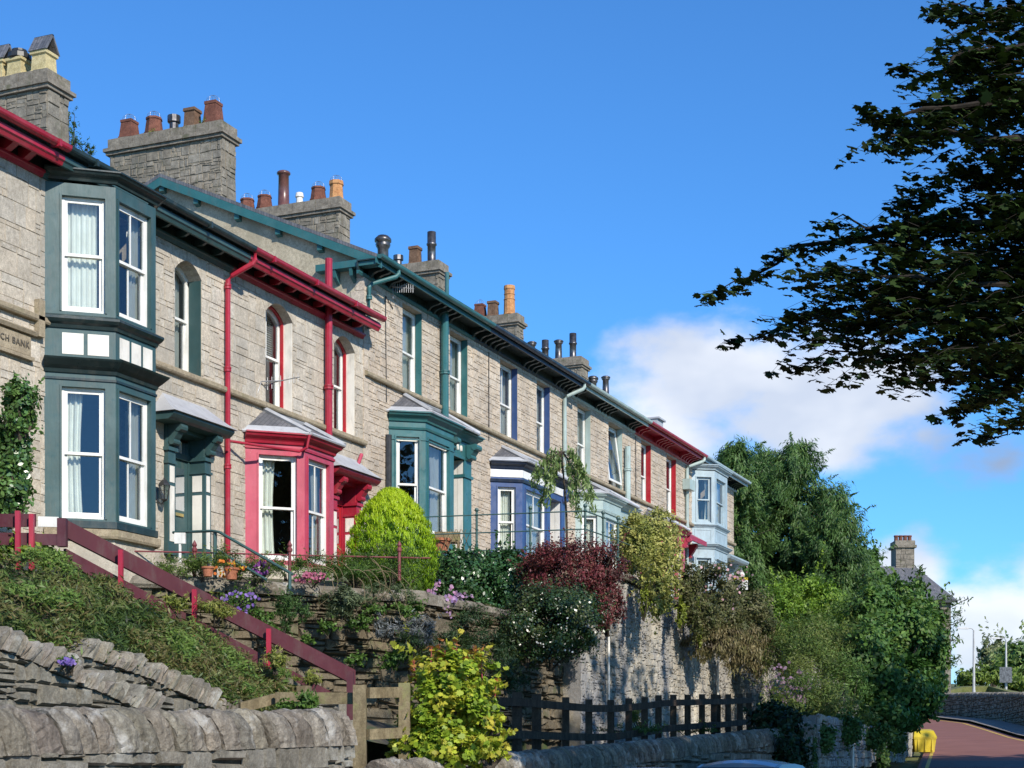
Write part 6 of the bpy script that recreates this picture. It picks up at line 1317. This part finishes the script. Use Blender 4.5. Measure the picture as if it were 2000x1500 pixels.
# grass bank and trees past the wall
gp = [at(1840, 1352, 108), at(1880, 1342, 112), at(1930, 1340, 112), at(2010, 1362, 106), at(2150, 1380, 104)]
m = MB(); m.extr([(p_.x, p_.y, 0) for p_ in gp] + [tuple(at(2150, 1490, 150)), tuple(at(1840, 1490, 150))], [tuple(p_) for p_ in gp] + [tuple(at(2150, 1345, 150)), tuple(at(1840, 1335, 150))]); put("grass_bank", m, GRASS, kind='structure')
plant("distant_tree", "thinly leaved twiggy tree behind the first street lamp", "tree", ells([(1935, 1285, 135, 34, 38, 2), (1955, 1270, 135, 26, 26, 1.5)]), 2600, .34, [(.13, .16, .07), (.24, .26, .12)], RHOMB, seed=150, nl=40, lump=.2, rlo=.2, stem_r=.10, stems=26, part='crown', base=at(1940, 1345, 135))
plant("distant_tree", "rounded green tree at the right edge behind the second street lamp", "tree", ells([(1985, 1290, 125, 42, 38, 2), (2040, 1290, 125, 50, 60, 2)]), 6000, .34, [(.06,.12,.03),(.13,.21,.05),(.24,.28,.10)], RHOMB, seed=151, nl=50, lump=.22, stem_r=.08, part='crown', base=at(1990, 1350, 125))
plant("distant_hedge", "low green hedge at the foot of the distant trees", "hedge", ells([(1900, 1325, 118, 34, 16, 1), (1950, 1320, 119, 40, 16, 1), (1990, 1335, 117, 30, 14, 1)]), 5000, .30, [(.06, .10, .02), (.13, .19, .03), (.19, .24, .05)], RHOMB, seed=152, nl=40, part='foliage')

# yellow grit bin
YEL = paint_mat("yellow_plastic", (.55, .42, .02), .45)
c = at(1803, 1475, 57.0); root = empty("grit_bin", (c.x, c.y, rzc(c.y)), "yellow plastic grit bin standing against the low wall beside the road", "bin")
f = frame((c.x, c.y, rzc(c.y) + .02), (CA, SA, 0)); m = MB(); m.quadbox([f(-.33, -.25, 0), f(.33, -.25, 0), f(.33, .25, 0), f(-.33, .25, 0), f(-.38, -.3, .46), f(.38, -.3, .46), f(.38, .3, .46), f(-.38, .3, .46)])
m.box(f, -.40, .40, -.32, .32, .46, .51)
for u in (-.26, -.02, .22): m.box(f, u, u + .06, .285, .31, .05, .44)
put('body', m, YEL, root); m = MB(); m.quadbox([f(-.40, -.32, .515), f(.40, -.32, .515), f(.40, .33, .515), f(-.40, .33, .515), f(-.30, -.24, .80), f(.32, -.24, .80), f(.34, .10, .74), f(-.32, .10, .74)]); put('lid', m, YEL, root)

# ---------------------------------------------------------------- small things round the gardens
c = Vector((X0 + .02, yon(321, X0 + .2), 0)); zl = zon(962, X0 + .2, c.y); ln = empty("wall_lantern", (c.x, c.y, zl), "black carriage lantern on the wall left of the dark green porch", "lantern")
m = MB(); m.box(FAC, c.y - .05, c.y + .05, .0, .03, zl - .12, zl + .12); m.tube([P3(c.y, .02, zl - .12), P3(c.y, .12, zl - .22), P3(c.y, .2, zl - .17)], .012, 6); put('bracket', m, BLACK, ln)
m = MB(); x, y = X0 + .2, c.y; m.lathe((x, y, zl), [(.03, -.17), (.06, -.15), (.07, -.13)], 6); m.lathe((x, y, zl), [(.13, .13), (.11, .17), (.05, .24), (.02, .25), (.02, .28), (.005, .29)], 6)
for k in range(6): t = k * math.pi / 3; m.tube([(x + .065 * math.cos(t), y + .065 * math.sin(t), zl - .13), (x + .115 * math.cos(t), y + .115 * math.sin(t), zl + .13)], .008, 4)
put('lantern_frame', m, BLACK, ln); m = MB(); m.lathe((x, y, zl), [(.058, -.128), (.105, .128)], 6); put('glass', m, GLASS, ln)
def aerial(label, px, py, d, L, ang, n, mast):
    c = at(px, py, d); root = empty("tv_aerial", c, label, "aerial"); m = MB(); dv = Vector((math.cos(ang) * CA, math.cos(ang) * SA, math.sin(ang))); 
    m.tube([c - dv * L * .5, c + dv * L * .5], .012, 5)
    for k in range(n): q = c + dv * L * (-.45 + .9 * k / (n - 1)); h = .14 - .05 * k / n; m.tube([q - Vector((0, 0, h)), q + Vector((0, 0, h))], .006, 4)
    put('boom', m, ALU, root); m = MB(); m.tube([c + Vector(mast[0]), c + Vector(mast[1]), c + Vector(mast[2])], .015, 5); put('mast', m, ALU, root)
aerial("thin aerial on a bent mast above the crimson bay roof", 548, 744, 35.2, .85, -.15 + .35, 9, ((-.35, -.45, -.45), (-.3, -.3, -.05), (0, 0, 0)))
aerial("toothed aerial fixed beside the top left window of the teal house", 787, 562, 40.5, .55, -.1, 10, ((-.25, -.05, -.25), (-.25, -.05, .18), (-.2, -.03, 0)))
bn_ = empty("garden_bench", at(875, 1080, 41), "weathered slatted wooden bench behind the iron railing", "bench"); f = frame(at(875, 1080, 41), (CA, SA, 0))
for nm, bx in (('seat', (-.35, .3, -.2, .2, .25, .29)), ('backrest', (-.35, .3, -.24, -.2, .34, .56)), ('leg', (-.34, -.28, -.2, .2, -.2, .25)), ('leg', (.23, .29, -.2, .2, -.2, .25))): m = MB(); m.box(f, *bx); put(nm, m, WOOD, bn_)
for (px, py, d, s, lb) in ((406, 1126, 29.5, .11, "round terracotta pot with flowers, left one on the mossy wall"), (452, 1132, 29.4, .13, "shallow terracotta bowl right of the green handrail post"), (862, 1080, 40.2, .22, "terracotta planter under the bench behind the railing")):
    c = at(px, py, d); m = MB(); m.lathe(c, [(s * .7, 0), (s * .95, s * 1.3), (s * 1.1, s * 1.3), (s * 1.1, s * 1.6), (s * .95, s * 1.6), (s * .9, s * 1.5)], 16); put("plant_pot", m, TERRA, label=lb, cat="plant pot")
m = MB(); 
for k in range(5): m.tube([at(862 + k * 10, 1080, 39.9), at(880 + k * 10, 1034, 39.9)], .008, 4); m.tube([at(880 + k * 10, 1080, 39.95), at(862 + k * 10, 1034, 39.95)], .008, 4)
put("trellis", m, WOOD, label="small diamond trellis tied to the iron railing", cat="trellis")
wl_ = empty("wall_lamp", at(1450, 1120, 70), "white swan neck lamp at the far corner of the terrace", "lamp"); m = MB(); m.tube([at(1430, 1114, 70.5), at(1437, 1114, 70.3), at(1443, 1109, 70), at(1448, 1110, 70), at(1449, 1117, 70)], .03, 6); put('arm', m, WHITE, wl_); m = MB(); m.lathe(at(1449, 1127, 70), [(.10, 0), (.12, .08), (.10, .16), (.04, .24)], 12); put('lamp_shade', m, WHITE, wl_)
f = frame(at(1447, 1138, 66), (CA, SA, 0)); m = MB(); m.box(f, -.30, .28, -.02, .0, -.28, .20); sg = put("notice_board", m, WHITE, label="small white board with a yellow top strip among the bushes", cat="sign")
m = MB(); m.box(f, -.30, .28, .0, .012, .10, .20); put('yellow_strip', m, YEL, sg); m = MB(); m.box(f, -.25, -.20, -.10, -.03, -1.6, .15); put('post', m, WOOD, sg)
# thin pale rods standing against the tall wall
for px, y0_, y1_, X, lb in ((1189, 1232, 1352, -13.38, "thin pale pipe on the tall wall under the wine red shrub"), (1402, 1245, 1350, -13.30, "thin pale pipe on the tall wall under the dry creeper")):
    Y = yon(px, X); m = MB(); m.tube([(X, Y, zon(y1_ + 20, X, Y)), (X, Y, zon(y0_, X, Y))], .03, 6); put("drain_pipe", m, CREAM, label=lb, cat="pipe")
Y = yon(1662, -8.3); m = MB(); m.tube([(-8.25, Y, zon(1500, -8.3, Y)), (-8.25, Y, zon(1400, -8.3, Y))], .035, 6); put("drain_pipe", m, CREAM, label="thin pale pipe on the low wall left of the yellow bin", cat="pipe")

# parked cars, their roofs just reach into the picture
CARP, nt, p = M("car_paint_silver"); p.inputs['Metallic'].default_value = .5; p.inputs['Roughness'].default_value = .25; nt.links.new(ramp(nt, noise_n(nt, 2), [(.3, (.30, .34, .40)), (.7, (.38, .42, .48))]), p.inputs['Base Color'])
CARD, nt, p = M("car_glass"); p.inputs['Roughness'].default_value = .05; nt.links.new(ramp(nt, noise_n(nt, 2), [(.3, (.02, .02, .02)), (.7, (.035, .035, .035))]), p.inputs['Base Color'])
RUB, nt, p = M("tyre_rubber"); nt.links.new(ramp(nt, noise_n(nt, 9), [(.3, (.02, .02, .02)), (.7, (.04, .04, .04))]), p.inputs['Base Color']); p.inputs['Roughness'].default_value = .8
def car(px, X, H, label):
    Y = yon(px, X); z = rz(Y) + .02; root = empty("parked_car", (X, Y, z), label, "car", "cars parked by the pavement wall"); f = frame((X, Y, z), (0, 1, 0)); W = .84
    side = [(-2.0, .35), (-2.02, .75), (-1.9, .95), (-1.35, 1.0), (1.35, 1.02), (1.95, .92), (2.05, .7), (2.02, .35)]
    m = MB(); rings = [[f(u, w_, zz) for u, zz in side] for w_ in (-W, W)]; m.extr(rings[0], rings[1]); put('body', m, CARP, root)
    cab = [(-1.55, 1.0), (-1.15, H - .06), (-.9, H - .01), (0, H), (.55, H - .03), (.85, H - .12), (1.35, 1.02)]
    m = MB(); ra = [f(u, -W + .06 + (zz - 1) * .35, zz) for u, zz in cab]; rb = [f(u, W - .06 - (zz - 1) * .35, zz) for u, zz in cab]; m.extr(ra, rb); put('cabin_glass', m, CARD, root)
    m = MB(); top = [c_ for c_ in cab if c_[1] > H - .13]
    for k in range(7):                               # crowned roof skin
        w0 = -.62 + k * 1.24 / 7; w1 = w0 + 1.24 / 7; cr = lambda w_: .07 * (1 - (w_ / .62) ** 2)
        m.extr([f(u, w0, zz + .004 + cr(w0)) for u, zz in top] + [f(u, w0, zz - .02) for u, zz in top[::-1]], [f(u, w1, zz + .004 + cr(w1)) for u, zz in top] + [f(u, w1, zz - .02) for u, zz in top[::-1]])
    put('car_roof', m, CARP, root)
    for u in (-1.3, 1.3):
        for s in (-1, 1):
            m = MB(); r0 = [f(u + .31 * math.cos(t), s * (W - .16), .31 + .31 * math.sin(t)) for t in np.linspace(0, 6.283, 19)[:-1]]; r1 = [f(u + .31 * math.cos(t), s * (W + .02), .31 + .31 * math.sin(t)) for t in np.linspace(0, 6.283, 19)[:-1]]; m.extr(r0, r1); wh = put('wheel', m, RUB, root)
            m = MB(); r0 = [f(u + .2 * math.cos(t), s * (W + .021), .31 + .2 * math.sin(t)) for t in np.linspace(0, 6.283, 13)[:-1]]; r1 = [f(u + .17 * math.cos(t), s * (W + .035), .31 + .17 * math.sin(t)) for t in np.linspace(0, 6.283, 13)[:-1]]; m.extr(r0, r1); put('rim', m, ALU, wh)
    for s in (-.6, .6): m = MB(); m.box(f, -2.03, -1.99, s - .14, s + .14, .62, .78); put('headlight', m, GLASS, root)
car(1475, -6.95, 1.315, "silver blue parked car, roof just showing at the bottom edge, right one")
car(1276, -6.95, 1.38, "silver blue parked car at the bottom edge, barely showing, left one")
SM2 = dict(nl=16, lump=.3, stem_r=.008, stems=3)
plant("wall_plant", "scattered green weeds and moss cushions rooted in the mossy rubble wall above the wooden posts", "plant", ells([(700, 1215, 30.4, 24, 14, .15), (735, 1190, 30.6, 20, 12, .15), (640, 1225, 30.0, 16, 12, .15), (770, 1290, 30.6, 26, 18, .2), (690, 1290, 30.2, 18, 10, .15), (520, 1215, 29.3, 22, 18, .2), (800, 1190, 31.2, 24, 18, .2), (600, 1250, 29.8, 12, 9, .1)]), 4200, .065, G_MID, RHOMB, seed=170, **SM2)
plant("valerian", "grey leaved straggly plant on the rubble wall under the bare climber stems", "plant", ells([(745, 1150, 30.9, 40, 12, .2), (716, 1172, 30.6, 22, 12, .2), (790, 1165, 31.3, 26, 14, .2)]), 1800, .07, [(.06, .09, .04), (.13, .17, .08)], LONG, seed=171, **SM2)
f = frame(at(352, 1062, 30.3), (CA, SA, 0)); m = MB(); m.box(f, -.10, .10, -.04, .04, -.0, .20); m.box(f, -.02, .02, -.03, .03, -.35, -.0); put("mail_box", m, WHITE, label="small white box on a short stake at the foot of the dark green door", cat="box")
plant("wild_shrub", "rough green thicket joining the bright green shrub to the dark broadleaf tree", "shrub", ells([(1640, 1215, 54, 46, 50, 1.5), (1680, 1265, 52, 46, 60, 1.4), (1600, 1250, 51, 60, 44, 1.4), (1655, 1340, 47, 40, 60, 1), (1560, 1250, 50.5, 50, 40, 1)]), 20000, .12, [(.04, .085, .018), (.085, .16, .03), (.15, .22, .05)], LONG, seed=180, nl=60, lump=.26, stem_r=.02, stems=5)
plant("trailing_ivy", "ivy and brambles trailing over the low pale wall left of the yellow bin", "ivy", ells([(1600, 1440, 38.6, 34, 34, .25), (1650, 1425, 41, 40, 28, .25), (1700, 1440, 44, 36, 30, .25), (1745, 1450, 47.5, 30, 22, .25), (1575, 1480, 37.6, 20, 40, .25), (1722, 1475, 45.5, 14, 26, .2)]), 13000, .10, [(.03, .07, .018), (.07, .14, .03), (.14, .20, .05)], RHOMB, seed=190, nl=40, lump=.24, stem_r=.01, stems=4, hang=True)
